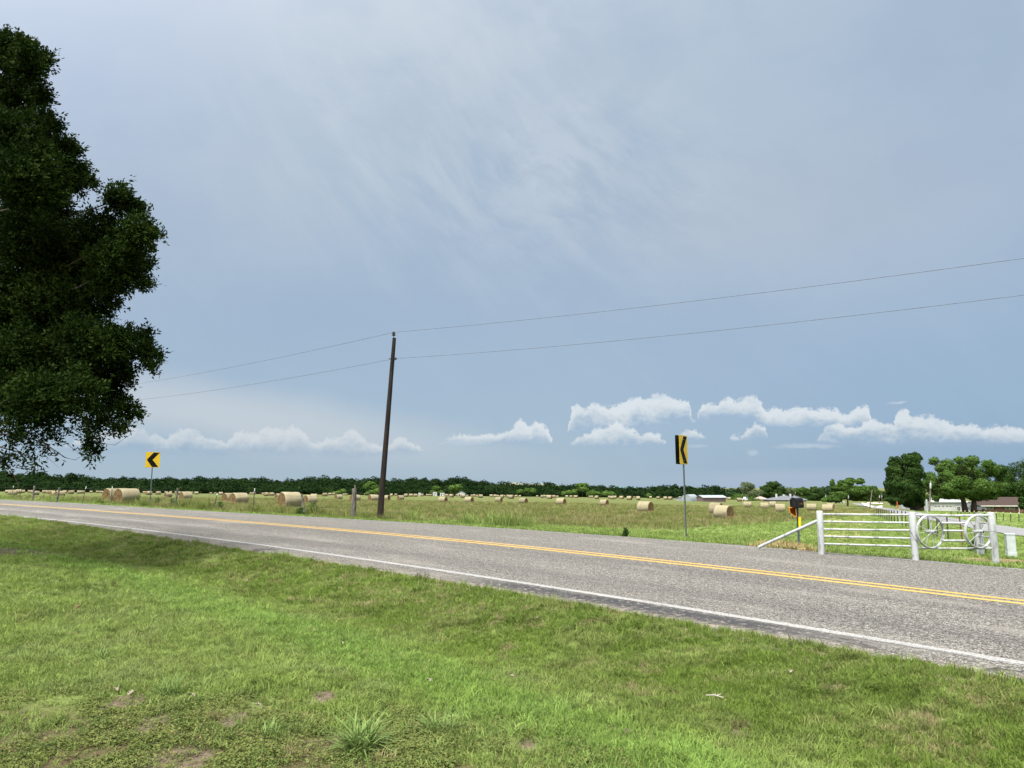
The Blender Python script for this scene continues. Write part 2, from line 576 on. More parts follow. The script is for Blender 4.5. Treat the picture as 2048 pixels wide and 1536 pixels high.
EXPOSURE = 1.1
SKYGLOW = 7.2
make_world()
S.world.cycles.sampling_method = 'MANUAL'
S.world.cycles.sample_map_resolution = 256
cy = S.cycles
cy.max_bounces = 4
cy.diffuse_bounces = 2
cy.glossy_bounces = 1
cy.transmission_bounces = 2
cy.transparent_max_bounces = 4
cy.caustics_reflective = False
cy.caustics_refractive = False
S.view_settings.view_transform = 'Standard'
S.view_settings.look = 'None'
S.view_settings.exposure = EXPOSURE
S.view_settings.gamma = 1
S.view_settings.use_curve_mapping = False

cam = bpy.data.cameras.new('camera')
co = bpy.data.objects.new('camera', cam)
COL.objects.link(co)
cam.sensor_width = 36
cam.lens = FPX / 2048 * 36
cam.clip_start = .05
cam.clip_end = 20000
co.location = (0, 0, EYE)
co.rotation_euler = (PI / 2 + PITCH, 0, 0)
S.camera = co
#--PART2--
# ------------------------------------------------------------------ materials of the ground
def uvst(t):
    nd = t.n('ShaderNodeUVMap', uv_map='st')
    sp = t.t.nodes.new('ShaderNodeSeparateXYZ')
    t.set(sp.inputs[0], nd)
    return nd, sp.outputs[0], sp.outputs[1]

def wpos(t):
    nd = t.n('ShaderNodeNewGeometry', out=0)
    sp = t.t.nodes.new('ShaderNodeSeparateXYZ')
    t.set(sp.inputs[0], nd)
    return nd, sp.outputs[0], sp.outputs[1]

def road_t(t, x, y):
    """offset from the near edge line as a node value (straight-road approximation, good for a few metres either side)"""
    s = t.m('MULTIPLY', t.m('SUBTRACT', x, t.m('SUBTRACT', y, OY)), C7)
    tt = t.m('MULTIPLY', t.m('ADD', x, t.m('SUBTRACT', y, OY)), C7)
    c = t.m('MINIMUM', t.m('MAXIMUM', s, -34.), 8.)
    q = t.m('ADD', t.m('MULTIPLY', t.m('ADD', t.m('MULTIPLY', t.m('ADD', t.m('MULTIPLY', c, float(Q[0])), float(Q[1])), c), float(Q[2])), c), float(Q[3]))
    return s, t.m('SUBTRACT', tt, q)

def lawn_colour(t, p, tt):
    """the living colour of the lawn: lush, lime and dull patches that follow mowing, damp and wear"""
    n1 = t.noise(p, .35, 4, .6)
    n2 = t.noise(p, 1.3, 4, .6)
    n3 = t.noise(p, 5.5, 4, .65)
    wob = t.m('ADD', tt, t.m('MULTIPLY', t.m('SUBTRACT', n1, .5), 1.6))
    c = t.mix(t.ss(n1, .35, .65), (0.1263, 0.1773, 0.0394), (0.1488, 0.1941, 0.0531))
    c = t.mix(t.m('MULTIPLY', t.ss(n2, .42, .70), .75), c, (0.1490, 0.1890, 0.0650))
    c = t.mix(t.m('MULTIPLY', t.ss(n3, .50, .74), .6), c, (0.0474, 0.0867, 0.0157))
    # rough verge beside the asphalt: olive with straw
    verge = t.ss(wob, -4.0, -2.9)
    c = t.mix(t.m('MULTIPLY', verge, .75), c, t.mix(t.ss(n2, .38, .64), (0.0897, 0.1391, 0.0232), (0.1255, 0.1596, 0.0430)))
    dry = t.m('MULTIPLY', t.ss(t.noise(p, 2.1, 5, .65), .56, .70), t.m('ADD', t.m('MULTIPLY', verge, .75), .12))
    c = t.mix(dry, c, (0.2070, 0.1755, 0.0945))
    # a lime strip mown along the foot of the verge
    strip = t.m('MULTIPLY', t.ss(wob, -5.3, -4.6), t.ss(wob, -3.6, -4.2))
    c = t.mix(t.m('MULTIPLY', strip, .62), c, (0.1189, 0.2004, 0.0406))
    return c

def mown_mask(t, x, y, tt, n):
    """the strip of mown grass beyond the road: wide from the pole to the gate"""
    b = t.m('ADD', 40.5, t.m('MULTIPLY', t.m('MAXIMUM', t.m('SUBTRACT', x, 9.), 0.), 1.5))
    d = t.m('ADD', t.m('SUBTRACT', b, y), t.m('MULTIPLY', t.m('SUBTRACT', n, .5), 5.))
    a = t.m('MULTIPLY', t.ss(d, -1.2, 1.2), t.ss(t.m('ADD', x, t.m('MULTIPLY', n, 3.)), -4.5, -1.))
    return t.m('MAXIMUM', a, t.ss(t.m('ADD', tt, n), 9.2, 8.4))

def blade_mat(name, mul=1., straw=0., field=False):
    m, t = new_mat(name)
    p, x, y = wpos(t)
    rnd = t.n('ShaderNodeObjectInfo', out=5)
    if field:
        n1 = t.noise(t.v('MULTIPLY', p, (.10, .5, 1)), 1., 4, .6)
        n2 = t.noise(t.v('MULTIPLY', p, (.5, 1.5, 1)), 1., 4, .6)
        c = t.mix(t.ss(n1, .36, .64), (0.0924, 0.1201, 0.0273), (0.1254, 0.1414, 0.0457))
        c = t.mix(t.m('MULTIPLY', t.ss(n2, .5, .7), .6), c, (0.0624, 0.0919, 0.0185))
        s, tt = road_t(t, x, y)
        c = t.mix(mown_mask(t, x, y, tt, n2), c, t.mix(t.ss(n2, .35, .65), (0.1200, 0.1763, 0.0414), (0.1520, 0.1978, 0.0594)))
    else:
        s, tt = road_t(t, x, y)
        c = lawn_colour(t, p, tt)
    if straw:
        c = t.mix(straw, c, (0.2160, 0.1764, 0.0936))
    k = t.m('MULTIPLY', t.m('ADD', t.m('MULTIPLY', rnd, .70), .72), mul)
    cc = t.n('ShaderNodeCombineXYZ', k, k, k)
    c = t.mix(1., c, cc, 'MULTIPLY')
    finish(t, c, .75, .06, transl=.35)
    return m

def mat_lawn():
    m, t = new_mat('lawn_ground')
    p, x, y = wpos(t)
    uv, s, tt = uvst(t)
    c = lawn_colour(t, p, tt)
    n = t.noise(p, 22, 5, .7)
    n2 = t.noise(p, 1.6, 4, .6)
    c = t.mix(t.ss(n, .35, .7), t.mix(1., c, (.45, .43, .45), 'MULTIPLY'), c)
    soil = t.mix(t.ss(t.noise(p, 30, 4), .35, .65), (.085, .062, .040), (.15, .115, .078))
    c = t.mix(t.m('MULTIPLY', t.ss(n2, .60, .70), .6), c, soil)
    wz = t.m('MULTIPLY', t.ss(t.m('ADD', y, t.m('MULTIPLY', n2, 1.2)), 6.6, 5.6), t.ss(t.m('ADD', x, t.m('MULTIPLY', n2, 1.6)), 1.5, .3))
    c = t.mix(t.m('MULTIPLY', wz, t.ss(n, .3, .55)), c, (.062, .044, .026))
    # gravelly dirt where the turf meets the asphalt
    d = t.m('ADD', t.m('SUBTRACT', tt, -1.02), t.m('MULTIPLY', t.m('SUBTRACT', t.noise(p, 3, 4), .5), .5))
    c = t.mix(t.ss(d, -.32, .02), c, t.mix(t.ss(n, .4, .6), (.20, .17, .13), (.10, .085, .065)))
    # bare earth under the oak, the tree's shade painted into its dark colour
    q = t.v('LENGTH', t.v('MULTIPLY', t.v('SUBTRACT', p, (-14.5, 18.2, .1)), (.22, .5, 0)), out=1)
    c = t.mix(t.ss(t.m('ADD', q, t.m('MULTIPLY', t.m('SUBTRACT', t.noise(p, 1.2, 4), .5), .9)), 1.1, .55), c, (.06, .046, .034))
    for (bu, bv, br) in BARE:
        g = G(bu, bv)
        q = t.v('LENGTH', t.v('MULTIPLY', t.v('SUBTRACT', p, (g.x, g.y, g.z)), (1 / br, .7 / br, 0)), out=1)
        q = t.m('ADD', q, t.m('MULTIPLY', t.m('SUBTRACT', t.noise(p, 9, 4), .5), 1.1))
        c = t.mix(t.ss(q, 1.05, .6), c, t.mix(t.ss(n, .35, .65), (0.1240, 0.0961, 0.0713), (0.0682, 0.0496, 0.0341)))
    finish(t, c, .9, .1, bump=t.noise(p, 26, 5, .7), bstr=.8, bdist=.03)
    return m

BARE = [(250,1405,.17),(648,1395,.16),(300,1450,.15),(345,1528,.22),(1050,1490,.14),(1245,1460,.10),(1480,1472,.13),(470,1440,.12),(1420,1330,.0)]
BARE = [b for b in BARE if b[2] > 0]

def mat_field():
    m, t = new_mat('hayfield_ground')
    p, x, y = wpos(t)
    uv, s, tt = uvst(t)
    n0 = t.noise(t.v('MULTIPLY', p, (.012, .05, 1)), 1., 4, .6)
    n1 = t.noise(t.v('MULTIPLY', p, (.06, .30, 1)), 1., 5, .62)
    n2 = t.noise(t.v('MULTIPLY', p, (.5, 1.6, 1)), 1., 5, .65)
    n3 = t.noise(p, 5., 5, .7)
    c = t.mix(t.ss(n1, .36, .64), (0.0602, 0.0861, 0.0198), (0.0903, 0.1077, 0.0331))
    c = t.mix(t.m('MULTIPLY', t.ss(n0, .44, .62), .55), c, (0.1045, 0.0837, 0.0367))
    c = t.mix(t.m('MULTIPLY', t.ss(n1, .58, .72), .7), c, (0.1558, 0.1326, 0.0663))
    c = t.mix(t.m('MULTIPLY', t.ss(n2, .52, .68), .55), c, (0.0480, 0.0589, 0.0166))
    c = t.mix(t.m('MULTIPLY', t.ss(n3, .5, .75), .35), c, (.20, .175, .080))
    # mown verge on the far side, brighter towards the right
    w = t.m('ADD', tt, t.m('MULTIPLY', t.m('SUBTRACT', n2, .5), 1.4))
    ver = mown_mask(t, x, y, tt, n2)
    vc = t.mix(t.ss(n2, .35, .65), (0.1050, 0.1584, 0.0360), (0.1470, 0.1892, 0.0558))
    c = t.mix(ver, c, vc)
    # lane-side lawn on the right
    lawn = t.m('MULTIPLY', t.ss(t.m('SUBTRACT', x, t.m('MULTIPLY', y, .60)), -1., 3.), t.ss(y, 160., 60.))
    c = t.mix(t.m('MULTIPLY', lawn, .85), c, t.mix(t.ss(n2, .35, .65), (0.1092, 0.1602, 0.0378), (0.1512, 0.1918, 0.0594)))
    # strips of left straw towards the gate, a mown track
    tr = t.m('SUBTRACT', t.m('DIVIDE', x, y), .452)
    tr = t.m('ADD', tr, t.m('MULTIPLY', t.m('SUBTRACT', n1, .5), .05))
    trk = t.m('MULTIPLY', t.ss(t.m('ABSOLUTE', tr), .05, .015), t.m('MULTIPLY', t.ss(y, 24., 30.), t.ss(y, 190., 90.)))
    c = t.mix(t.m('MULTIPLY', trk, t.ss(n2, .3, .62)), c, (.27, .23, .10))
    # litter and bare soil along the shoulder at the pole and at the gate end
    for (bu, bv, ax, ay) in [(745,1035,1.5,.7),(1990,1124,1.6,.5),(2050,1122,1.6,.7),(1935,1098,1.2,1.2),(1590,1102,1.3,.35)]:
        g = G(bu, bv)
        q = t.v('LENGTH', t.v('MULTIPLY', t.v('SUBTRACT', p, (g.x, g.y, 0)), (1 / ax, 1 / ay, 0)), out=1)
        q = t.m('ADD', q, t.m('MULTIPLY', t.m('SUBTRACT', n3, .5), 1.2))
        c = t.mix(t.ss(q, 1.1, .6), c, t.mix(t.ss(n3, .35, .65), (.26, .20, .115), (.13, .085, .05)))
    finish(t, c, .9, .1, bump=t.m('ADD', t.noise(p, 6, 5, .7), t.m('MULTIPLY', n2, .6)), bstr=.9, bdist=.16)
    return m

def mat_road():
    m, t = new_mat('chip_seal')
    uv, s, tt = uvst(t)
    vo = t.n('ShaderNodeTexVoronoi', Vector=uv, Scale=62., out=0, feature='F1')
    vc = t.n('ShaderNodeTexVoronoi', Vector=uv, Scale=62., out=1, feature='F1')
    lum = t.n('ShaderNodeSeparateColor', vc)
    a = t.noise(uv, 17, 5, .8)
    b = t.noise(uv, 9, 4, .7)
    big = t.noise(t.v('MULTIPLY', uv, (.25, 1.1, 1)), 1., 5, .6)
    st_ = t.noise(t.v('MULTIPLY', uv, (.05, 3.2, 1)), 1., 5, .6)
    stone = t.mix(lum, (0.0847, 0.0793, 0.0705), (0.3257, 0.3064, 0.2690))
    c = t.mix(t.ss(vo, .35, .75), stone, (0.0456, 0.0438, 0.0406))
    c = t.mix(t.ss(a, .38, .62), t.mix(1., c, (.40, .40, .41), 'MULTIPLY'), c)
    c = t.mix(t.m('MULTIPLY', t.ss(b, .52, .72), .5), c, (0.2244, 0.2075, 0.1865))
    # polished darker wheel paths in the near lane, paler crown and edges
    wp = t.m('MAXIMUM', t.ss(t.m('ABSOLUTE', t.m('SUBTRACT', tt, .95)), .75, .05), t.ss(t.m('ABSOLUTE', t.m('SUBTRACT', tt, 2.75)), .75, .05))
    wp2 = t.m('MAXIMUM', t.ss(t.m('ABSOLUTE', t.m('SUBTRACT', tt, 4.4)), .6, .05), t.ss(t.m('ABSOLUTE', t.m('SUBTRACT', tt, 6.1)), .6, .05))
    wp = t.m('MULTIPLY', t.m('MAXIMUM', wp, t.m('MULTIPLY', wp2, .25)), t.ss(st_, .25, .6))
    c = t.mix(t.m('MULTIPLY', wp, .58), c, t.mix(1., c, (.60, .60, .625), 'MULTIPLY'))
    c = t.mix(t.m('MULTIPLY', t.ss(big, .50, .70), .35), c, (0.2040, 0.1875, 0.1688))
    c = t.mix(t.m('MULTIPLY', t.ss(t.noise(t.v('MULTIPLY', uv, (.4, 1.6, 1)), 1.6, 5, .7), .56, .70), .45), c, (0.0510, 0.0485, 0.0460))
    # pale worn streak between the wheel paths at the left
    wk = t.m('MULTIPLY', t.ss(t.m('ABSOLUTE', t.m('SUBTRACT', tt, t.m('ADD', 1.72, t.m('MULTIPLY', t.m('SUBTRACT', st_, .5), .3)))), .17, .03), t.ss(s, -9., -17.))
    c = t.mix(t.m('MULTIPLY', wk, t.ss(a, .42, .62, .0, .5)), c, (0.2448, 0.2327, 0.2142))
    # bitumen bleeding outside the edge line
    bl = t.m('MULTIPLY', t.ss(t.m('ABSOLUTE', t.m('ADD', tt, t.m('ADD', .32, t.m('MULTIPLY', t.m('SUBTRACT', t.noise(uv, .8, 3), .5), .4)))), .34, .12),
             t.m('MULTIPLY', t.ss(s, -1.6, .9), t.ss(s, 7.5, 4.8)))
    c = t.mix(t.m('MULTIPLY', bl, t.ss(t.m('ADD', t.m('MULTIPLY', a, .5), t.m('MULTIPLY', b, .5)), .62, .50)), c, (.026, .026, .028))
    # sand and dust on the outer shoulder
    sd = t.m('MULTIPLY', t.ss(tt, -.25, -.75), t.ss(b, .40, .62))
    c = t.mix(t.m('MULTIPLY', sd, .75), c, (0.1700, 0.1430, 0.1102))
    # hairline cracks in the shoulder
    ck = t.n('ShaderNodeTexVoronoi', Vector=t.v('ADD', t.v('MULTIPLY', uv, (.55, 1.5, 1)), t.v('MULTIPLY', t.noise(uv, 3, 4, out=1), (.5, .5, 0))), Scale=1., feature='DISTANCE_TO_EDGE')
    ckm = t.m('MULTIPLY', t.ss(ck, .018, .004), t.ss(tt, -.10, -.22))
    c = t.mix(t.m('MULTIPLY', ckm, .85), c, (.028, .026, .025))
    finish(t, c, .88, .2, bump=t.m('ADD', t.m('MULTIPLY', vo, -.5), a), bstr=.55, bdist=.012)
    return m

def paint(name, c, worn=.32):
    m, t = new_mat(name)
    uv, s, tt = uvst(t)
    n = t.noise(uv, 34, 5, .72)
    n2 = t.noise(t.v('MULTIPLY', uv, (.35, 2, 1)), 2., 4, .6)
    k = t.ss(t.m('ADD', n, t.m('MULTIPLY', t.m('SUBTRACT', n2, .5), .35)), worn, worn + .13)
    col = t.mix(k, (.12, .115, .11), t.mix(t.ss(n2, .3, .7), c, tuple(q * .82 for q in c)))
    finish(t, col, .75, .25, bump=n, bstr=.4, bdist=.006)
    return m

# ------------------------------------------------------------------ ground sheets
def ground_sheets():
    ang = np.concatenate([np.arange(-180, -56, 6.), np.arange(-56, 56.01, .42), np.arange(60, 180, 6.)]) * PI / 180
    rad = np.concatenate([[.25, .6, 1.0, 1.4, 1.8, 2.2], np.geomspace(2.5, 60, 230), np.geomspace(62, 900, 90), np.geomspace(960, 9000, 24)])
    A, Rr = np.meshgrid(ang, rad)
    X, Y = np.sin(A) * Rr, np.cos(A) * Rr
    Z = H(X, Y)
    far = sm(1000, 3500, Rr)
    Z = Z * (1 - far) + far * (EYE - 14)
    s, t = st(X, Y)
    V = np.stack([X, Y, Z], -1).reshape(-1, 3)
    na, nr = len(ang), len(rad)
    i, j = np.meshgrid(np.arange(nr - 1), np.arange(na), indexing='ij')
    j2 = (j + 1) % na
    F = np.stack([i * na + j, i * na + j2, (i + 1) * na + j2, (i + 1) * na + j], -1).reshape(-1, 4)[:, ::-1]
    tc = t.reshape(-1)[F].mean(1)
    UV = np.stack([s.reshape(-1), t.reshape(-1)], -1)
    for name, mask, mat in (('lawn', tc < 3.2, mat_lawn()), ('hay_field', tc >= 3.2, mat_field())):
        f = F[mask]
        used = np.unique(f)
        re = np.full(len(V), -1)
        re[used] = np.arange(len(used))
        me = npmesh(name, V[used], re[f], [mat], True)
        uvl = me.uv_layers.new(name='st')
        uvl.data.foreach_set('uv', UV[used][re[f].ravel()].astype(np.float32).ravel())
        o = bpy.data.objects.new(name, me)
        COL.objects.link(o)
        struct(o)
ground_sheets()

def strip(name, ss, tlo, thi, n, lift, mat, skirt=0., wob=0.):
    ss = np.asarray(ss, float)
    tl = tlo(ss) if callable(tlo) else np.full(len(ss), tlo)
    th = thi(ss) if callable(thi) else np.full(len(ss), thi)
    if wob:
        tl = tl + RS.normal(0, wob, len(ss))
        th = th + RS.normal(0, wob, len(ss))
    T = tl[:, None] + (th - tl)[:, None] * np.linspace(0, 1, n)[None]
    SS = np.repeat(ss[:, None], n, 1)
    X, Y = xy(SS, T)
    Z = zroad(SS, T) + lift
    if skirt:
        X = np.concatenate([X[:, :1], X, X[:, -1:]], 1)
        Y = np.concatenate([Y[:, :1], Y, Y[:, -1:]], 1)
        Z = np.concatenate([Z[:, :1] - skirt, Z, Z[:, -1:] - skirt], 1)
        T = np.concatenate([T[:, :1], T, T[:, -1:]], 1)
        SS = np.concatenate([SS[:, :1], SS, SS[:, -1:]], 1)
        n += 2
    V = np.stack([X, Y, Z], -1).reshape(-1, 3)
    i, j = np.meshgrid(np.arange(len(ss) - 1), np.arange(n - 1), indexing='ij')
    F = np.stack([i * n + j, (i + 1) * n + j, (i + 1) * n + j + 1, i * n + j + 1], -1).reshape(-1, 4)
    me = npmesh(name, V, F, [mat], True)
    uvl = me.uv_layers.new(name='st')
    UV = np.stack([SS, T], -1).reshape(-1, 2)
    uvl.data.foreach_set('uv', UV[F.ravel()].astype(np.float32).ravel())
    o = bpy.data.objects.new(name, me)
    COL.objects.link(o)
    struct(o)
    return o

sr = np.concatenate([np.linspace(-150, -46, 60), np.linspace(-45, 12, 300), np.linspace(12.5, 60, 60)])
_eo = lambda s: edge_off(s) + .05 * np.sin(s * 2.1) + .03 * np.sin(s * 5.3 + 1) + RS.normal(0, .012, len(s))
strip('road', sr, _eo, lambda s: WF + .20 + .05 * np.sin(s * 1.7), 30, 0, mat_road(), .12)
ws = np.concatenate([np.linspace(-150, -46, 40), np.arange(-45, 12, .06), np.linspace(12.5, 60, 60)])
white = paint('worn_white_paint', (.262, .262, .252), .41)
white2 = paint('faded_white_paint', (.26, .26, .25), .47)
yellow = paint('yellow_paint', (.37, .235, .05), .33)
strip('white_edge_line', ws, -.068, .062, 3, .004, white, 0, .007)
strip('white_edge_line', ws, WF - .01, WF + .08, 3, .004, white2, 0, .008)
strip('yellow_centre_line', ws, WL - .19, WL - .075, 3, .004, yellow, 0, .004)
strip('yellow_centre_line', ws, WL + .075, WL + .185, 3, .004, yellow, 0, .004)
wo = np.arange(4.4, 12, .06)
strip('old_white_edge_line', wo, lambda s: -.075 - .045 * np.minimum((s - 4.4) / 3, 1.3), lambda s: -.068 - .012 * np.minimum((s - 4.4) / 3, 1.3), 3, .004, white2, 0, .004)

# ------------------------------------------------------------------ grass
def blades(n, L, w, spread, lean, curl, rs, h0=0.):
    """n grass blades of three triangles each"""
    az = rs.uniform(0, 2 * PI, n)
    rr = spread * np.sqrt(rs.uniform(0, 1, n))
    pa = rs.uniform(0, 2 * PI, n)
    base = np.stack([rr * np.cos(pa), rr * np.sin(pa), np.full(n, h0 - .006)], -1)
    l = rs.uniform(L[0], L[1], n)
    le = rs.uniform(lean[0], lean[1], n)
    d = np.stack([np.cos(az), np.sin(az), np.zeros(n)], -1)
    side = np.stack([-np.sin(az), np.cos(az), np.zeros(n)], -1)
    tw = rs.uniform(-.6, .6, n)
    side = side * np.cos(tw)[:, None] + d * np.sin(tw)[:, None]
    up = np.array([0, 0, 1.])
    le2 = np.minimum(le + rs.uniform(curl[0], curl[1], n), 2.0)
    p1 = base + (d * np.sin(le)[:, None] + up * np.cos(le)[:, None]) * (l * .55)[:, None]
    p2 = p1 + (d * np.sin(le2)[:, None] + up * np.cos(le2)[:, None]) * (l * .45)[:, None]
    ww = (w * rs.uniform(.7, 1.3, n))[:, None]
    V = np.stack([base - side * ww * .5, base + side * ww * .5, p1 - side * ww * .42, p1 + side * ww * .42, p2], 1)
    b = np.arange(n)[:, None, None] * 5
    F = b + np.array([[0, 1, 3], [0, 3, 2], [2, 3, 4]])[None]
    return V.reshape(-1, 3), F.reshape(-1, 3)

def leaflets(n, spread, hgt, size, rs):
    """low round weed leaves on no visible stalk"""
    pa = rs.uniform(0, 2 * PI, n)
    rr = spread * np.sqrt(rs.uniform(0, 1, n))
    c = np.stack([rr * np.cos(pa), rr * np.sin(pa), rs.uniform(.006, hgt, n)], -1)
    nr = np.stack([rs.normal(0, .5, n), rs.normal(0, .5, n), np.ones(n)], -1)
    nr /= np.linalg.norm(nr, axis=1)[:, None]
    a = np.cross(nr, rs.normal(0, 1, (n, 3)))
    a /= np.linalg.norm(a, axis=1)[:, None]
    b = np.cross(nr, a)
    sz = (size * rs.uniform(.6, 1.3, n))[:, None]
    V = np.stack([c - a * sz, c - b * sz * .8, c + a * sz, c + b * sz * .8], 1)
    bs = np.arange(n)[:, None, None] * 4
    F = bs + np.array([[0, 1, 2], [0, 2, 3]])[None]
    return V.reshape(-1, 3), F.reshape(-1, 3)

def join(*parts):
    V, F, b = [], [], 0
    for v, f in parts:
        V.append(v)
        F.append(f + b)
        b += len(v)
    return np.concatenate(V), np.concatenate(F)

BM = blade_mat('lawn_blade', 1.0)
BMD = blade_mat('lawn_blade_dark', .72)
BMY = blade_mat('lawn_blade_dry', 1.0, .75)
FBM = blade_mat('field_blade', 1.0, 0, True)
FBS = blade_mat('field_straw', 1.0, .62, True)

def weed_mat():
    m, t = new_mat('weed_leaf')
    rnd = t.n('ShaderNodeObjectInfo', out=5)
    p, x, y = wpos(t)
    n = t.noise(p, 3.2, 4)
    n2 = t.noise(p, 60, 2)
    c = t.mix(t.ss(n, .35, .65), (0.0589, 0.0954, 0.0168), (0.0998, 0.1238, 0.0286))
    c = t.mix(t.ss(n2, .45, .7), c, (0.1851, 0.1742, 0.0573))
    c = t.mix(t.m('MULTIPLY', rnd, .5), c, (.034, .060, .014))
    finish(t, c, .6, .12, transl=.25)
    return m
WM = weed_mat()

def tuft_set(title, defs):
    c = bpy.data.collections.new(title)
    for i, (vf, mat) in enumerate(defs):
        me = npmesh('%s_%02d' % (title, i), vf[0], vf[1], [mat])
        c.objects.link(bpy.data.objects.new('%s_%02d' % (title, i), me))
    return c

def scatter(name, P, rz, scl, idx, coll, label, cat, tilt=.12):
    n = len(P)
    me = bpy.data.meshes.new(name)
    me.vertices.add(n)
    me.vertices.foreach_set('co', np.asarray(P, np.float32).ravel())
    for nm, typ, data in (('rot', 'FLOAT_VECTOR', np.stack([RS.normal(0, tilt, n), RS.normal(0, tilt, n), rz], -1)), ('scl', 'FLOAT_VECTOR', scl)):
        a = me.attributes.new(nm, typ, 'POINT')
        a.data.foreach_set('vector', np.asarray(data, np.float32).ravel())
    a = me.attributes.new('pick', 'INT', 'POINT')
    a.data.foreach_set('value', np.asarray(idx, np.int32))
    o = bpy.data.objects.new(name, me)
    COL.objects.link(o)
    ng = bpy.data.node_groups.new(name, 'GeometryNodeTree')
    ng.interface.new_socket('Geometry', in_out='INPUT', socket_type='NodeSocketGeometry')
    ng.interface.new_socket('Geometry', in_out='OUTPUT', socket_type='NodeSocketGeometry')
    L = ng.links.new
    gi, go = ng.nodes.new('NodeGroupInput'), ng.nodes.new('NodeGroupOutput')
    ci = ng.nodes.new('GeometryNodeCollectionInfo')
    ci.inputs['Collection'].default_value = coll
    ci.inputs['Separate Children'].default_value = True
    ci.inputs['Reset Children'].default_value = True
    ip = ng.nodes.new('GeometryNodeInstanceOnPoints')
    ip.inputs['Pick Instance'].default_value = True
    L(gi.outputs[0], ip.inputs['Points'])
    L(ci.outputs[0], ip.inputs['Instance'])
    for nm, dt, sock in (('rot', 'FLOAT_VECTOR', 'Rotation'), ('scl', 'FLOAT_VECTOR', 'Scale'), ('pick', 'INT', 'Instance Index')):
        na = ng.nodes.new('GeometryNodeInputNamedAttribute')
        na.data_type = dt
        na.inputs[0].default_value = nm
        L(na.outputs[0], ip.inputs[sock])
    L(ip.outputs[0], go.inputs[0])
    md = o.modifiers.new('scatter', 'NODES')
    md.node_group = ng
    tag(o, label, cat, None, 'stuff')
    return o

def vnoise(x, y, f, seed):
    """cheap smooth value noise for masks"""
    r = np.random.RandomState(seed)
    tab = r.uniform(0, 1, (64, 64))
    def one(x, y):
        xi, yi = np.floor(x).astype(int), np.floor(y).astype(int)
        fx, fy = x - xi, y - yi
        fx, fy = fx * fx * (3 - 2 * fx), fy * fy * (3 - 2 * fy)
        g = lambda i, j: tab[i % 64, j % 64]
        return (g(xi, yi) * (1 - fx) + g(xi + 1, yi) * fx) * (1 - fy) + (g(xi, yi + 1) * (1 - fx) + g(xi + 1, yi + 1) * fx) * fy
    return (one(x * f, y * f) + .5 * one(x * f * 2.1 + 7, y * f * 2.1) + .25 * one(x * f * 4.3, y * f * 4.3 + 3)) / 1.75

def polar(r0, r1, a0, a1, dens):
    n = int(.5 * (r1 * r1 - r0 * r0) * (a1 - a0) * dens)
    r = np.sqrt(RS.uniform(r0 * r0, r1 * r1, n))
    a = RS.uniform(a0, a1, n)
    return r * np.sin(a), r * np.cos(a)

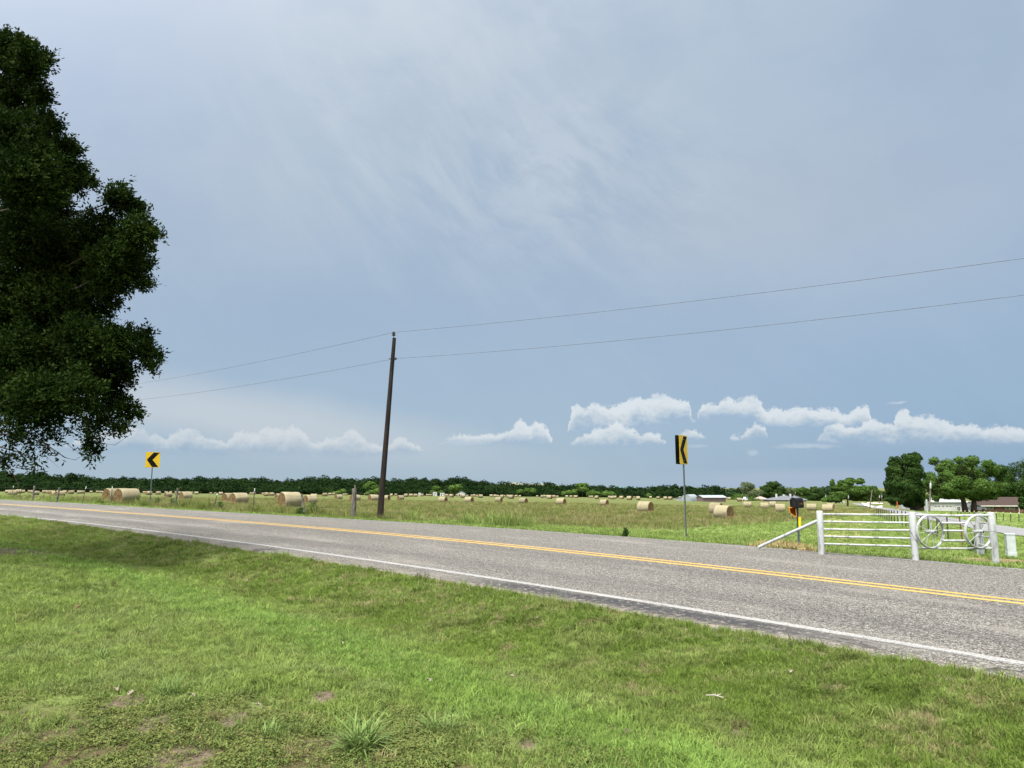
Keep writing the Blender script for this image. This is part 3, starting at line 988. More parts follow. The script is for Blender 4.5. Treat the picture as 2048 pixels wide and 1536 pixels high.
def lawn_grass():
    r = np.random.RandomState(3)
    defs = []
    for k in range(3):
        defs.append((blades(26, (.030, .062), .0042, .050, (.05, .75), (.0, .8), r), BM))          # 0-2 mown turf
    for k in range(2):
        defs.append((blades(24, (.055, .115), .0050, .050, (.15, .9), (.2, 1.1), r), BM))            # 3-4 longer
    defs.append((blades(24, (.06, .13), .0052, .055, (.25, 1.0), (.3, 1.2), r), BMD))               # 5 dark, lolling
    defs.append((blades(18, (.035, .09), .0036, .045, (.3, 1.2), (.2, .9), r), BMY))                # 6 dry
    defs.append((leaflets(34, .060, .040, .0075, r), WM))                                           # 7 weeds
    defs.append((join(leaflets(20, .060, .032, .0085, r), blades(6, (.03, .07), .004, .05, (.3, 1.1), (.2, .9), r)), WM))
    coll = tuft_set('lawn_tuft', defs)
    X, Y = [], []
    for r0, r1, dens in ((1.6, 3.4, 300), (3.4, 5.2, 1150), (5.2, 8, 800), (8, 12, 420), (12, 18, 210), (18, 46, 80)):
        w = R(46) if r0 > 3 else R(70)
        x, y = polar(r0, r1, -w, w, dens)
        X.append(x)
        Y.append(y)
    x, y = np.concatenate(X), np.concatenate(Y)
    s, t = st(x, y)
    e = edge_off(s)
    ed = e - t + (vnoise(x, y, 1.6, 5) - .5) * .35
    keep = (ed > -.02)
    # bare ground stays bare
    for (bu, bv, br) in BARE:
        g = G(bu, bv)
        d = np.hypot((x - g.x), (y - g.y) * .7) / br + (vnoise(x, y, 5, 9) - .5) * 1.1
        keep &= ~((d < .9) & (RS.uniform(0, 1, len(x)) < .78))
    ok = np.hypot((x + 14.5) * .22, (y - 18.2) * .5) + (vnoise(x, y, .8, 4) - .5) * .9
    keep &= ~((ok < .85) & (RS.uniform(0, 1, len(x)) < .8))
    x, y, s, t, ed = x[keep], y[keep], s[keep], t[keep], ed[keep]
    n = len(x)
    rr = np.hypot(x, y)
    u = RS.uniform(0, 1, n)
    pick = RS.randint(0, 3, n)
    long_ = vnoise(x, y, .9, 21)
    verge = sm(-3.6, -2.2, t)
    pick = np.where(u < .06 + .45 * sm(.58, .78, long_), RS.randint(3, 5, n), pick)
    clump = sm(.58, .72, vnoise(x, y, 1.9, 31))
    pick = np.where(RS.uniform(0, 1, n) < clump * (.22 + .35 * verge), 5, pick)
    pick = np.where(RS.uniform(0, 1, n) <   .03 + .28 * verge * sm(.5, .72, vnoise(x, y, 1.3, 41)), 6, pick)
    # weedy thin turf in the near left corner
    wd = sm(6.5, 5.2, y + (vnoise(x, y, 1.4, 51) - .5) * 2.0) * sm(1.0, -.4, x + (vnoise(x, y, 1.1, 61) - .5) * 2.2)
    isw = RS.uniform(0, 1, n) < wd * (.62 + .36 * sm(.35, .5, vnoise(x, y, 1.2, 111)))
    pick = np.where(isw, RS.randint(7, 9, n), pick)
    thin = isw & (RS.uniform(0, 1, n) < .22 + .68 * sm(.46, .62, vnoise(x, y, 2.3, 121)))
    k = RS.uniform(.75, 1.3, n) * np.interp(rr, [0, 8, 14, 40], [1, 1.05, 1.5, 2.4]) * np.where(pick >= 7, .9, 1.)
    k = np.where(thin, .02, k)
    hz = k * np.interp(rr, [0, 10, 40], [.85, .80, .66]) * (1 + .5 * sm(.5, .0, ed) * (pick < 7))
    P = np.stack([x, y, H(x, y)], -1)
    scatter('lawn_grass', P, RS.uniform(0, 2 * PI, n), np.stack([k, k, hz], -1), pick, coll,
            'green mown lawn grass with weedy patches in front of the road', 'grass', .16)
lawn_grass()

def field_grass():
    r = np.random.RandomState(4)
    defs = []
    for k in range(2):
        defs.append((blades(22, (.06, .14), .010, .13, (.1, .8), (.1, .9), r), FBM))     # 0-1 verge
    for k in range(2):
        defs.append((blades(24, (.13, .30), .012, .20, (.05, .6), (.0, .6), r), FBM))    # 2-3 stubble regrowth
    defs.append((blades(20, (.16, .34), .010, .20, (.05, .7), (.0, .6), r), FBS))        # 4 straw coloured
    defs.append((blades(30, (.30, .75), .016, .20, (.05, .6), (.1, .8), r), FBM))        # 5 tall clump
    coll = tuft_set('field_tuft', defs)
    X, Y = [], []
    for r0, r1, dens in ((11, 24, 60), (24, 38, 22), (38, 60, 9), (60, 95, 4), (95, 150, 1.4)):
        x, y = polar(r0, r1, -R(46), R(52), dens)
        X.append(x)
        Y.append(y)
    x, y = np.concatenate(X), np.concatenate(Y)
    s, t = st(x, y)
    keep = t > WF + .16 + (vnoise(x, y, 1.5, 3) - .5) * .25
    # the lane and the bare shoulder stay clear
    keep &= ~lane_mask(x, y)
    for (bu, bv, ax, ay) in [(745,1035,1.2,.5),(1990,1124,1.2,.4),(2050,1122,1.4,.6),(1935,1098,.9,.9)]:
        g = G(bu, bv)
        keep &= ~((np.hypot((x - g.x) / ax, (y - g.y) / ay) < 1) & (RS.uniform(0, 1, len(x)) < .8))
    x, y, s, t = x[keep], y[keep], s[keep], t[keep]
    n = len(x)
    rr = np.hypot(x, y)
    pick = RS.randint(2, 4, n)
    pick = np.where(RS.uniform(0, 1, n) < .18 + .6 * sm(.5, .7, vnoise(x * .3, y, .5, 71)), 4, pick)
    vn = vnoise(x, y, .5, 81)
    mown = sm(-1.2, 1.2, 40.5 + 1.5 * np.maximum(x - 9, 0) - y + (vn - .5) * 5) * sm(-4.5, -1, x + vn * 3)
    mown = np.maximum(mown, sm(9.0, 8.0, t))
    pick = np.where(RS.uniform(0, 1, n) < mown, RS.randint(0, 2, n), pick)
    fence = np.exp(-((t - 8.9) / .55) ** 2) * sm(-6, -9, s)
    tall = RS.uniform(0, 1, n) < fence * .28 * sm(.42, .62, vnoise(x, y, .6, 91))
    pick = np.where(tall, 5, pick)
    k = RS.uniform(.7, 1.3, n) * np.interp(rr, [0, 30, 60, 150], [.75, 1, 1.5, 2.6])
    hz = k * np.interp(rr, [0, 40, 150], [1, .8, .40])
    P = np.stack([x, y, H(x, y)], -1)
    scatter('field_grass', P, RS.uniform(0, 2 * PI, n), np.stack([k, k, hz], -1), pick, coll,
            'olive and straw stubble grass of the hay field beyond the road', 'grass', .1)

# ------------------------------------------------------------------ lane on the right
LANE = [(2150,1079,15),(2048,1066.5,12),(1990,1056.5,8),(1935,1047.5,5.5),(1880,1038.5,4),(1850,1033,3.2),(1820,1027,2.6),(1790,1022,2.2),(1760,1016.5,1.9),(1735,1011.5,1.6),(1712,1007,1.2)]
_lc = []
for u, v, hw in LANE:
    c = G(u, v)
    _lc.append((c.x, c.y, 2.6))
_lc = [(l[0] , l[1], l[2]) for l in _lc]
LX, LY = np.array([l[0] for l in _lc]), np.array([l[1] for l in _lc])
def lane_mask(x, y, w=2.1):
    d = np.full(np.shape(x), 1e9)
    for i in range(len(LX) - 1):
        ax, ay, bx, by = LX[i], LY[i], LX[i + 1], LY[i + 1]
        k = np.clip(((x - ax) * (bx - ax) + (y - ay) * (by - ay)) / ((bx - ax) ** 2 + (by - ay) ** 2), 0, 1)
        d = np.minimum(d, np.hypot(x - ax - k * (bx - ax), y - ay - k * (by - ay)))
    return d < w

def lane():
    m, t = new_mat('pale_lane')
    p, x, y = wpos(t)
    n = t.noise(p, .8, 5, .65)
    c = t.mix(t.ss(n, .35, .65), (0.1275, 0.1300, 0.1343), (0.1742, 0.1742, 0.1742))
    c = t.mix(t.ss(t.noise(p, 9, 4), .45, .65), c, (.13, .13, .135))
    finish(t, c, .85, .2)
    V, F = [], []
    pts = []
    for i in range(len(LX) - 1):
        for k in np.linspace(0, 1, 12, endpoint=False):
            pts.append((LX[i] + k * (LX[i + 1] - LX[i]), LY[i] + k * (LY[i + 1] - LY[i])))
    pts.append((LX[-1], LY[-1]))
    pts = np.array(pts)
    for _ in range(6):
        pts[1:-1] = (pts[:-2] + 2 * pts[1:-1] + pts[2:]) / 4
    d = np.gradient(pts, axis=0)
    d /= np.linalg.norm(d, axis=1)[:, None]
    nrm = np.stack([d[:, 1], -d[:, 0]], -1)
    N = 5
    for q in np.linspace(-1.9, 1.9, N):
        e = pts + nrm * q
        V.append(np.stack([e[:, 0], e[:, 1], H(e[:, 0], e[:, 1]) + .09 - .02 * abs(q)], -1))
    V = np.stack(V, 1)
    L = len(pts)
    i, j = np.meshgrid(np.arange(L - 1), np.arange(N - 1), indexing='ij')
    F = np.stack([i * N + j, i * N + j + 1, (i + 1) * N + j + 1, (i + 1) * N + j], -1).reshape(-1, 4)
    struct(npobj('lane', V.reshape(-1, 3), F, [m], smooth=True))
    # pale gravel yards beside the lane in the distance
    gm = simple('pale_gravel', (.42, .40, .37), (.52, .50, .47), 3., .9)
    for k, poly in enumerate([[(1722,1006),(1732,1007.5),(1742,1011.5),(1749,1015.5),(1739,1015.5),(1730,1012)], [(1751,1015.8),(1759,1012.5),(1765,1012.2),(1764,1016)], [(1734,1005.6),(1765,1006.6),(1766,1008.2),(1735,1007.3)]]):
        P = [G(*q) for q in poly]
        me = obj('gravel_yard', [(q.x, q.y, q.z + .15) for q in P], [tuple(range(len(P)))], gm)
        struct(me)
lane()
field_grass()
# ------------------------------------------------------------------ hay bales
def mat_wrap():
    m, t = new_mat('net_wrapped_hay')
    o = t.n('ShaderNodeTexCoord', out=3)
    rnd = t.n('ShaderNodeObjectInfo', out=5)
    n = t.noise(t.v('MULTIPLY', o, (26, 5, 5)), 1., 5, .65)
    n2 = t.noise(o, 2.2, 4)
    n3 = t.noise(o, 30, 4, .7)
    c = t.mix(t.ss(n, .34, .66), (0.1365, 0.1150, 0.0654), (0.2030, 0.1820, 0.1161))
    c = t.mix(t.m('MULTIPLY', t.ss(n2, .42, .66), .8), c, (0.1880, 0.1696, 0.1120))
    c = t.mix(t.m('MULTIPLY', t.ss(n3, .55, .75), .5), c, (0.1280, 0.0960, 0.0440))
    k = t.m('ADD', .78, t.m('MULTIPLY', rnd, .36))
    c = t.mix(1., c, t.n('ShaderNodeCombineXYZ', k, k, k), 'MULTIPLY')
    finish(t, c, .85, .15, bump=t.m('ADD', n, n3), bstr=.5, bdist=.03)
    return m

def mat_end():
    m, t = new_mat('cut_hay')
    o = t.n('ShaderNodeTexCoord', out=3)
    sp = t.t.nodes.new('ShaderNodeSeparateXYZ')
    t.set(sp.inputs[0], o)
    r = t.m('POWER', t.m('ADD', t.m('MULTIPLY', sp.outputs[1], sp.outputs[1]), t.m('MULTIPLY', sp.outputs[2], sp.outputs[2])), .5)
    a = t.m('ARCTAN2', sp.outputs[2], sp.outputs[1])
    q = t.n('ShaderNodeCombineXYZ', t.m('MULTIPLY', r, 16.), t.m('MULTIPLY', a, 1.3), 0.)
    n = t.noise(q, 1., 5, .7, .4)
    n2 = t.noise(o, 26, 4, .7)
    c = t.mix(t.ss(n, .34, .66), (0.0864, 0.0547, 0.0216), (0.1944, 0.1332, 0.0634))
    c = t.mix(t.ss(n2, .5, .68), c, (0.0640, 0.0416, 0.0176))
    finish(t, c, .9, .1, bump=t.m('ADD', n, n2), bstr=.9, bdist=.06)
    return m

WRAP, ENDM = mat_wrap(), mat_end()
STRAW = simple('loose_straw', (.30, .235, .115), (.20, .15, .07), 12, .9, .1, bump=0)

def bale_mesh(seed, fine=True):
    """unit bale: diameter 1.55, length 1.5, axis along x, resting on z = 0"""
    r = np.random.RandomState(seed)
    na = 40 if fine else 18
    prof = [(-.75, .735), (-.735, .765), (-.68, .782), (-.45, .79), (-.2, .785), (0, .79), (.25, .786), (.5, .79), (.68, .78), (.735, .762), (.75, .735)]
    if not fine:
        prof = [(-.75, .74), (-.70, .782), (.70, .782), (.75, .74)]
    a = np.arange(na) * 2 * PI / na
    lob = [(r.uniform(.004, .014), k, r.uniform(0, 6.3)) for k in (2, 3, 5, 7, 9)]
    V = []
    for x, rad in prof:
        rr = rad * (1 + sum(A * np.sin(k * a + p + x * 1.5) for A, k, p in lob)) + r.normal(0, .004, na)
        y, z = np.cos(a) * rr, np.sin(a) * rr
        z = np.where(z < -.66, -.66 + (z + .66) * .35, z)            # settled on its belly
        z = z * .985
        V.append(np.stack([np.full(na, x) + r.normal(0, .006, na), y, z + .70], -1))
    V = np.concatenate(V)
    F = []
    for i in range(len(prof) - 1):
        for k in range(na):
            j = (k + 1) % na
            F.append((i * na + k, i * na + j, i * na + na + j, i * na + na + k))
    return V, np.array(F), na, len(prof)

def bale_end(V, ring, na, sx, seed):
    """one cut end: a dished disc with straw sticking out"""
    r = np.random.RandomState(seed)
    ringv = V[ring * na:(ring + 1) * na]
    c = ringv.mean(0)
    VV, FF = [ringv], []
    K = 5
    for q in range(1, K):
        f = 1 - q / K
        p = c + (ringv - c) * f
        p[:, 0] = ringv[:, 0].mean() - sx * .03 * (1 - f) + r.normal(0, .012, na)
        VV.append(p)
    VV.append(np.array([[ringv[:, 0].mean() - sx * .05, c[1], c[2]]]))
    VV = np.concatenate(VV)
    for q in range(K - 1):
        for k in range(na):
            j = (k + 1) % na
            f = (q * na + k, q * na + j, (q + 1) * na + j, (q + 1) * na + k)
            FF.append(f if sx < 0 else f[::-1])
    tip = K * na
    for k in range(na):
        j = (k + 1) % na
        FF.append(((K - 1) * na + k, (K - 1) * na + j, tip, tip))
    FF = [f if f[2] != f[3] else f[:3] for f in FF]
    VV = [tuple(v) for v in VV]
    # straw
    for _ in range(260):
        a = r.uniform(0, 2 * PI)
        q = math.sqrt(r.uniform(.0, 1)) * .74
        b = Vector((ringv[:, 0].mean(), math.cos(a) * q, .70 + math.sin(a) * q * .98))
        d = Vector((sx * r.uniform(.3, 1), r.normal(0, .7), r.normal(-.25, .7))).normalized() * r.uniform(.05, .16)
        s = Vector((0, r.normal(), r.normal())).normalized() * .006
        n = len(VV)
        VV += [tuple(b - s), tuple(b + s), tuple(b + d)]
        FF.append((n, n + 1, n + 2))
    return VV, FF

BALE_SRC = []
for k in range(4):
    V, F, na, npr = bale_mesh(100 + k)
    body = npmesh('hay_bale', V, F, [WRAP], True)
    ends = []
    for ring, sx in ((0, -1), (npr - 1, 1)):
        VV, FF = bale_end(V, ring, na, sx, 200 + k)
        me = bpy.data.meshes.new('cut_end')
        me.from_pydata(VV, [], FF)
        me.materials.append(ENDM)
        ends.append(me)
    BALE_SRC.append((body, ends))
FAR_SRC = []
for k in range(3):
    V, F, na, npr = bale_mesh(300 + k, False)
    c0, c1 = len(V), len(V) + 1
    V = np.concatenate([V, [[-.74, 0, .7], [.74, 0, .7]]])
    T = []
    mi = []
    for q in F:
        T += [(q[0], q[1], q[2]), (q[0], q[2], q[3])]
        mi += [0, 0]
    for i in range(na):
        j = (i + 1) % na
        T += [(i, c0, j), ((npr - 1) * na + i, (npr - 1) * na + j, c1)]
        mi += [1, 1]
    FAR_SRC.append(npmesh('hay_bale', V, T, [WRAP, ENDM], False, mi))

# measured in the photograph: left, right, top, base, visible end (-1 left, +1 right, 0 neither)
BALES = [(15,34,979,991.5,0),(33,41.5,978,987,0),(10,17,975,982,0),(16,22.5,975,982,0),(23,28,976,981,0),(28,34,976,981.5,0),(41,47.5,975.5,982,0),(54,62.5,979,984.5,0),(61,66.5,976,983,0),(67,77,981,990,0),
 (83.5,88.5,976.5,983,0),(88,92.5,977,983,0),(92,99,977,983.8,0),(100.5,108,976.7,983,0),(94,103,982,990,-1),(101,113,982,994,-1),(109,129,981,995,-1),(113,119,977,983,0),(125,131.5,979,985,0),(134,146,982,989.7,-1),(140,147,978,983,0),(153,162,983,989.8,0),(158,168.5,978,984.2,0),(178,184,979,983.4,0),(190,197,979,983.6,0),(198,203,979,983.4,0),(204,208.5,979,983.4,0),
 (205,252,975,1006,-1),(228,278,973.5,1007.8,-1),(283,292,981,985.5,0),(287,307,984,992.2,-1),(310,321,985,992,-1),(328,344,984,995,-1),(328,335,982,987,0),(337,343.5,982,986.5,0),(349,354.5,982,987,0),(349,361,986,993.3,-1),(361,381.5,985.5,1000.7,-1),(378,386.5,983,987.5,0),(388,395.5,985,991,0),
 (418,423.5,984,987.5,0),(427,432,984,987.6,0),(436,446,987,993.2,0),(439,443.5,984,987.5,0),(443,476,983.5,1006,-1),(458,497,983,1008.7,-1),(499,504,985,989.4,0),(505,510,985,990,0),(523,527.5,986,990.2,0),(527,537,985,993,-1),(537,548.5,986,993.2,-1),(548,570,986,999,-1),(555,603,981,1017.3,-1),(622,633,988,997,0),(607,634,989.5,1008.7,-1),
 (643,655.5,989,996.2,-1),(656.5,662,987,991.7,0),(664,669.5,987.5,992.2,0),(669.5,684,989,999.7,-1),(684.5,690,988.5,992.6,0),(690,694.5,987.5,992.2,0),(699.5,720.5,989.5,1002.7,-1),(728,733,988,992.2,0),(733,738.5,988.5,993,0),(735,758.5,988,1003,-1),(764,780.5,990,1001.6,1),(780,786,989,995.2,1),(788.5,794.5,988.5,993,0),(795,807,991,1000.7,-1),(807,817.5,991,997.7,1),
 (818,825,988,994.2,0),(827,834.5,988,994.2,0),(839.5,847.5,989,994.3,0),(852,857.5,989.5,993.8,0),(858,863.5,989,993.4,0),(876,895.5,992,1005.7,1),(890,896.5,989,994.2,0),(898,908,991,998.2,1),(911,916.5,989,993.4,0),(921,930,992,999.6,-1),(928,948,992.5,1006.2,1),(932,936.5,989,992.5,0),(941,946,989,993.3,0),(946,950.5,989,994,0),(951,956.5,990,993.7,0),(956,966,990.5,997.7,-1),
 (979,986,992.5,997.7,0),(987,993,991.5,997,0),(993,998.5,990,993.8,0),(990,1005,994,1005.2,1),(1000,1008,993,1000.3,1),(1006,1011,989.5,993.4,0),(1013,1019,992.5,998.7,0),(1016,1021,989.5,993.8,0),(1016,1028.5,994,1002.2,1),(1024,1029,990,993.8,0),(1029.6,1035,990.5,994.7,0),(1037,1042.5,991.5,995.2,0),(1037,1056,994.5,1008.4,1),(1072,1076.5,991,994.8,0),(1081.6,1086.5,991,997.2,0),(1086,1091.5,992.5,997.8,0),(1090,1096,994,999.2,0),(1094,1105,996,1003.7,1),(1104,1112,994.5,1000.3,0),(1112,1117.5,992,995.4,0),(1111,1133.5,995.5,1010.3,1),(1131,1136.5,992,996.7,0),(1139,1146,993,998.2,1),(1147,1152,993.5,998,0),(1149,1156.5,996,1001.7,1),(1177,1182.5,994.5,998.8,0),(1182,1186.5,993,997.2,0),(1189,1198,998,1005.2,1),(1199.5,1217.5,998,1012.3,1),
 (1216.5,1221,994,1000.2,0),(1221,1228,995,1002.2,0),(1224.5,1235,999.5,1005.8,1),(1237,1249.5,998,1004.3,1),(1253,1265,999,1007.2,1),(1267,1271,996.5,999.5,0),(1273,1280,998,1006.2,0),(1274,1307.5,1000.5,1026.7,1),(1299,1303.5,997,1002.2,0),(1312.6,1321,1000.5,1006.3,1),(1328,1333,998,1002.3,0),(1327,1336,1000.5,1007.3,1),(1336,1345.5,1000.5,1007.3,1),(1356,1366,1002,1007,1),(1378.5,1392.5,1003,1011.3,1),(1393,1405.5,1003,1011.3,1),(1419,1446,1003.5,1031,1),(1429,1467,1007.5,1039.8,1),(1443,1452,1003.5,1008.7,0),(1453,1463.5,1003.5,1009,0),(1474,1483.5,1005,1012.7,0),(1489,1502.5,1005,1015.7,0),(1522.5,1536.5,1005,1018.7,0),(1542,1550.5,1006,1015.2,0),(1552,1569.5,1007.5,1025.3,0),(1570.5,1578,1008,1013.3,0),(1615.6,1632,1008,1022.3,0),(1638,1644.5,1008,1011.9,0),(1647,1664.5,1011,1024.3,0),(1657,1666,1009,1019.5,0),(1673.5,1682,1009,1015.8,0)]

NAMED = {(228,278):'large round hay bale by the left chevron sign, front one of the twin bales', (205,252):'large round hay bale half hidden behind the twin bale by the left chevron sign',
 (458,497):'front bale of the close pair between the two leaning steel fence posts', (443,476):'rear bale of the close pair right of the leaning steel fence post',
 (555,603):'biggest round hay bale with a ragged brown left end beside a grey fence post', (607,634):'round hay bale just right of the crooked grey fence post and the biggest bale',
 (548,570):'round bale mostly hidden behind the biggest round bale', (361,381.5):'round hay bale right of the grey fence post after the left chevron sign',
 (699.5,720.5):'round hay bale partly hidden by the thick grey fence post', (735,758.5):'round hay bale touching the left edge of the leaning utility pole', (764,780.5):'round hay bale just right of the leaning utility pole foot',
 (876,895.5):'round bale with shaded right end under the two white far trailers', (928,948):'round bale with open right end below the far white farmhouse', (990,1005):'slightly tapering round bale left of the pale hill, brown right end',
 (1037,1056):'neat round bale alone in mid field below the pale hill', (1111,1133.5):'round bale with a wide brown right end, below the pale hill edge', (1199.5,1217.5):'round bale with narrow dark right end, left of the large lone bale',
 (1274,1307.5):'large lone round bale with orange right end, left of the right chevron sign', (1429,1467):'nearest round bale right of the right chevron sign, front of a pair', (1419,1446):'tall round bale standing behind the nearest bale right of the chevron sign',
 (1552,1569.5):'round bale seen side on, just left of the black mailbox', (1522.5,1536.5):'round bale seen side on below the small beige roofed house', (1489,1502.5):'round bale below the round dark bush', (1474,1483.5):'round bale below the white pickup truck',
 (1615.6,1632):'round bale just right of the black mailbox', (1647,1664.5):'round bale above the left gate post, front of two', (1657,1666):'small bale tucked behind the bale above the gate', (1673.5,1682):'small round bale under the spreading tree beside the lane',
 (1327,1336):'left one of two small equal bales left of the right chevron sign post', (1336,1345.5):'right one of two small equal bales left of the right chevron sign post',
 (1378.5,1392.5):'small bale right beside the right chevron sign post', (1393,1405.5):'small bale in front of the left end of the brown barn', (1542,1550.5):'small bale in front of the grey roofed house', (1570.5,1578):'tiny bale peeping out left of the mailbox',
 (15,34):'largest hay bale at the left photo edge behind the first steel post', (109,129):'hay bale overlapped by the third fence post from the left edge'}
ZONES = [(0,67,'left of the first grey fence post'),(67,170,'between first grey fence post and the white tipped post'),(170,280,'just left of or behind the twin bales'),(280,350,'right of the left chevron sign post'),(350,440,'between the grey post and leaning steel post'),(440,560,'between the leaning steel post and the biggest bale'),
 (560,735,'between the biggest bale and the utility pole'),(735,865,'right of the utility pole before the white trailers'),(865,970,'near the white trailers and farmhouse'),(970,1070,'left of the pale hill, mid field'),(1070,1160,'below the right end of the pale hill'),(1160,1272,'left of the large lone bale'),(1272,1370,'between the lone bale and the chevron post'),(1370,1600,'between chevron post and mailbox'),(1600,1700,'right of the mailbox')]
ORD = ['first', 'second', 'third', 'fourth', 'fifth', 'sixth', 'seventh', 'eighth', 'ninth', 'tenth', 'eleventh', 'twelfth', 'thirteenth', 'fourteenth', 'fifteenth', 'sixteenth', 'seventeenth', 'eighteenth', 'nineteenth', 'twentieth']

def bales():
    small = [b for b in BALES if (b[0], b[1]) not in NAMED]
    lab = {}
    for a, z, ph in ZONES:
        q = sorted([b for b in small if a <= (b[0] + b[1]) / 2 < z], key=lambda b: b[0] + b[1])
        for i, b in enumerate(q):
            lab[(b[0], b[1])] = 'small far bale %s from left %s' % (ORD[i], ph) if len(q) > 1 else 'small far bale %s' % ph
    straw = []
    for i, (u0, u1, vt, vb, e) in enumerate(BALES):
        uc = .5 * (u0 + u1)
        h, w = vb - vt, u1 - u0
        g = G(uc, vb)
        # the ground sheet is far too flat to fix the distance of far bales: take it from their height
        Ys = FPX * 1.55 / h
        if h < 9:
            Ys = min(max(Ys, 150), 470)
            g = GX(uc, Ys)
            a, b = ray(uc, vb)
            scl = h * Ys / FPX / 1.52
        else:
            scl = h * g.y / FPX / 1.55
        scl = min(max(scl, .78), 1.3)
        wr = w / h                     # apparent width over height
        phi = {0: R(random.uniform(-10, 10)), -1: R(27), 1: R(-27)}[e]
        if e and wr < 1.1:
            phi *= .6
        if e and wr > 1.35:
            phi *= 1.1
        view = math.atan2(g.x, g.y)
        vis = 1.5 * math.cos(phi) + (1.55 * abs(math.sin(phi)) if e else 0)
        lx = min(max(wr * 1.55 / vis, .72), 1.2)
        big = h > 9
        back = .72 * scl
        loc = (g.x + math.sin(view) * back, g.y + math.cos(view) * back, 0)
        loc = Vector((loc[0], loc[1], float(H(loc[0], loc[1])) - .03))
        if big:
            src = BALE_SRC[i % 4]
            o = bpy.data.objects.new('hay_bale', src[0])
            COL.objects.link(o)
            for me, k in zip(src[1], (-1, 1)):
                c = bpy.data.objects.new('cut_end', me)
                COL.objects.link(c)
                c.parent = o
        else:
            o = bpy.data.objects.new('hay_bale', FAR_SRC[i % 3])
            COL.objects.link(o)
        o.location = loc
        o.rotation_euler = (0, 0, -view + phi)
        # left end towards us for positive phi
        o.scale = (lx * scl, scl * random.uniform(.97, 1.05), scl * random.uniform(.94, 1.0))
        tag(o, NAMED.get((u0, u1)) or lab[(u0, u1)], 'hay bale', 'round hay bales lying in the field')
        if h > 12:
            straw.append((loc, scl, o.rotation_euler.z, e))
    # spilled hay round the nearer bales: too fine to count
    V, F = [], []
    r = np.random.RandomState(5)
    b0 = 0
    for loc, scl, rz, e in straw:
        n = 420
        sx = -1 if e <= 0 else 1
        x = np.where(r.uniform(0, 1, n) < .6, sx * (.76 + np.abs(r.normal(0, .22, n))), r.uniform(-.9, .9, n))
        y = np.where(np.abs(x) > .76, r.normal(-.15, .5, n), -.45 - np.abs(r.normal(0, .18, n)))
        wx = loc.x + scl * (x * math.cos(rz) - y * math.sin(rz))
        wy = loc.y + scl * (x * math.sin(rz) + y * math.cos(rz))
        hgt = np.exp(-((np.abs(x) - .76) / .22) ** 2) * .32 * (np.abs(x) > .7)
        z = H(wx, wy) + hgt * r.uniform(0, 1, n) * scl
        c = np.stack([wx, wy, z + .02], -1)
        d = r.normal(0, 1, (n, 3))
        d[:, 2] = np.abs(d[:, 2]) * .7
        d = d / np.linalg.norm(d, axis=1)[:, None] * r.uniform(.08, .22, n)[:, None]
        s = np.cross(d, r.normal(0, 1, (n, 3)))
        s = s / np.linalg.norm(s, axis=1)[:, None] * .014
        V.append(np.stack([c - s, c + s, c + d], 1).reshape(-1, 3))
        F.append(b0 + np.arange(n * 3).reshape(-1, 3))
        b0 += n * 3
    o = npobj('loose_hay', np.concatenate(V), np.concatenate(F), [STRAW])
    tag(o, 'loose straw spilled around the nearer round bales', 'straw', None, 'stuff')
bales()

# ------------------------------------------------------------------ chevron signs
YEL = simple('sign_yellow', (0.5084, 0.3280, 0.0049), (0.4592, 0.2952, 0.0041), 3., .45, .4, bump=0)
BLK = simple('sign_black', (.003, .003, .004), (.005, .005, .006), 6., .6, .08, bump=0)
GALV = simple('galvanised_steel', (.13, .155, .16), (.095, .118, .122), 9., .5, .5, .55, .1)
SIGNBACK = simple('dark_sign_back', (.007, .009, .010), (.005, .006, .007), 5., .6, .1, 0, 0)

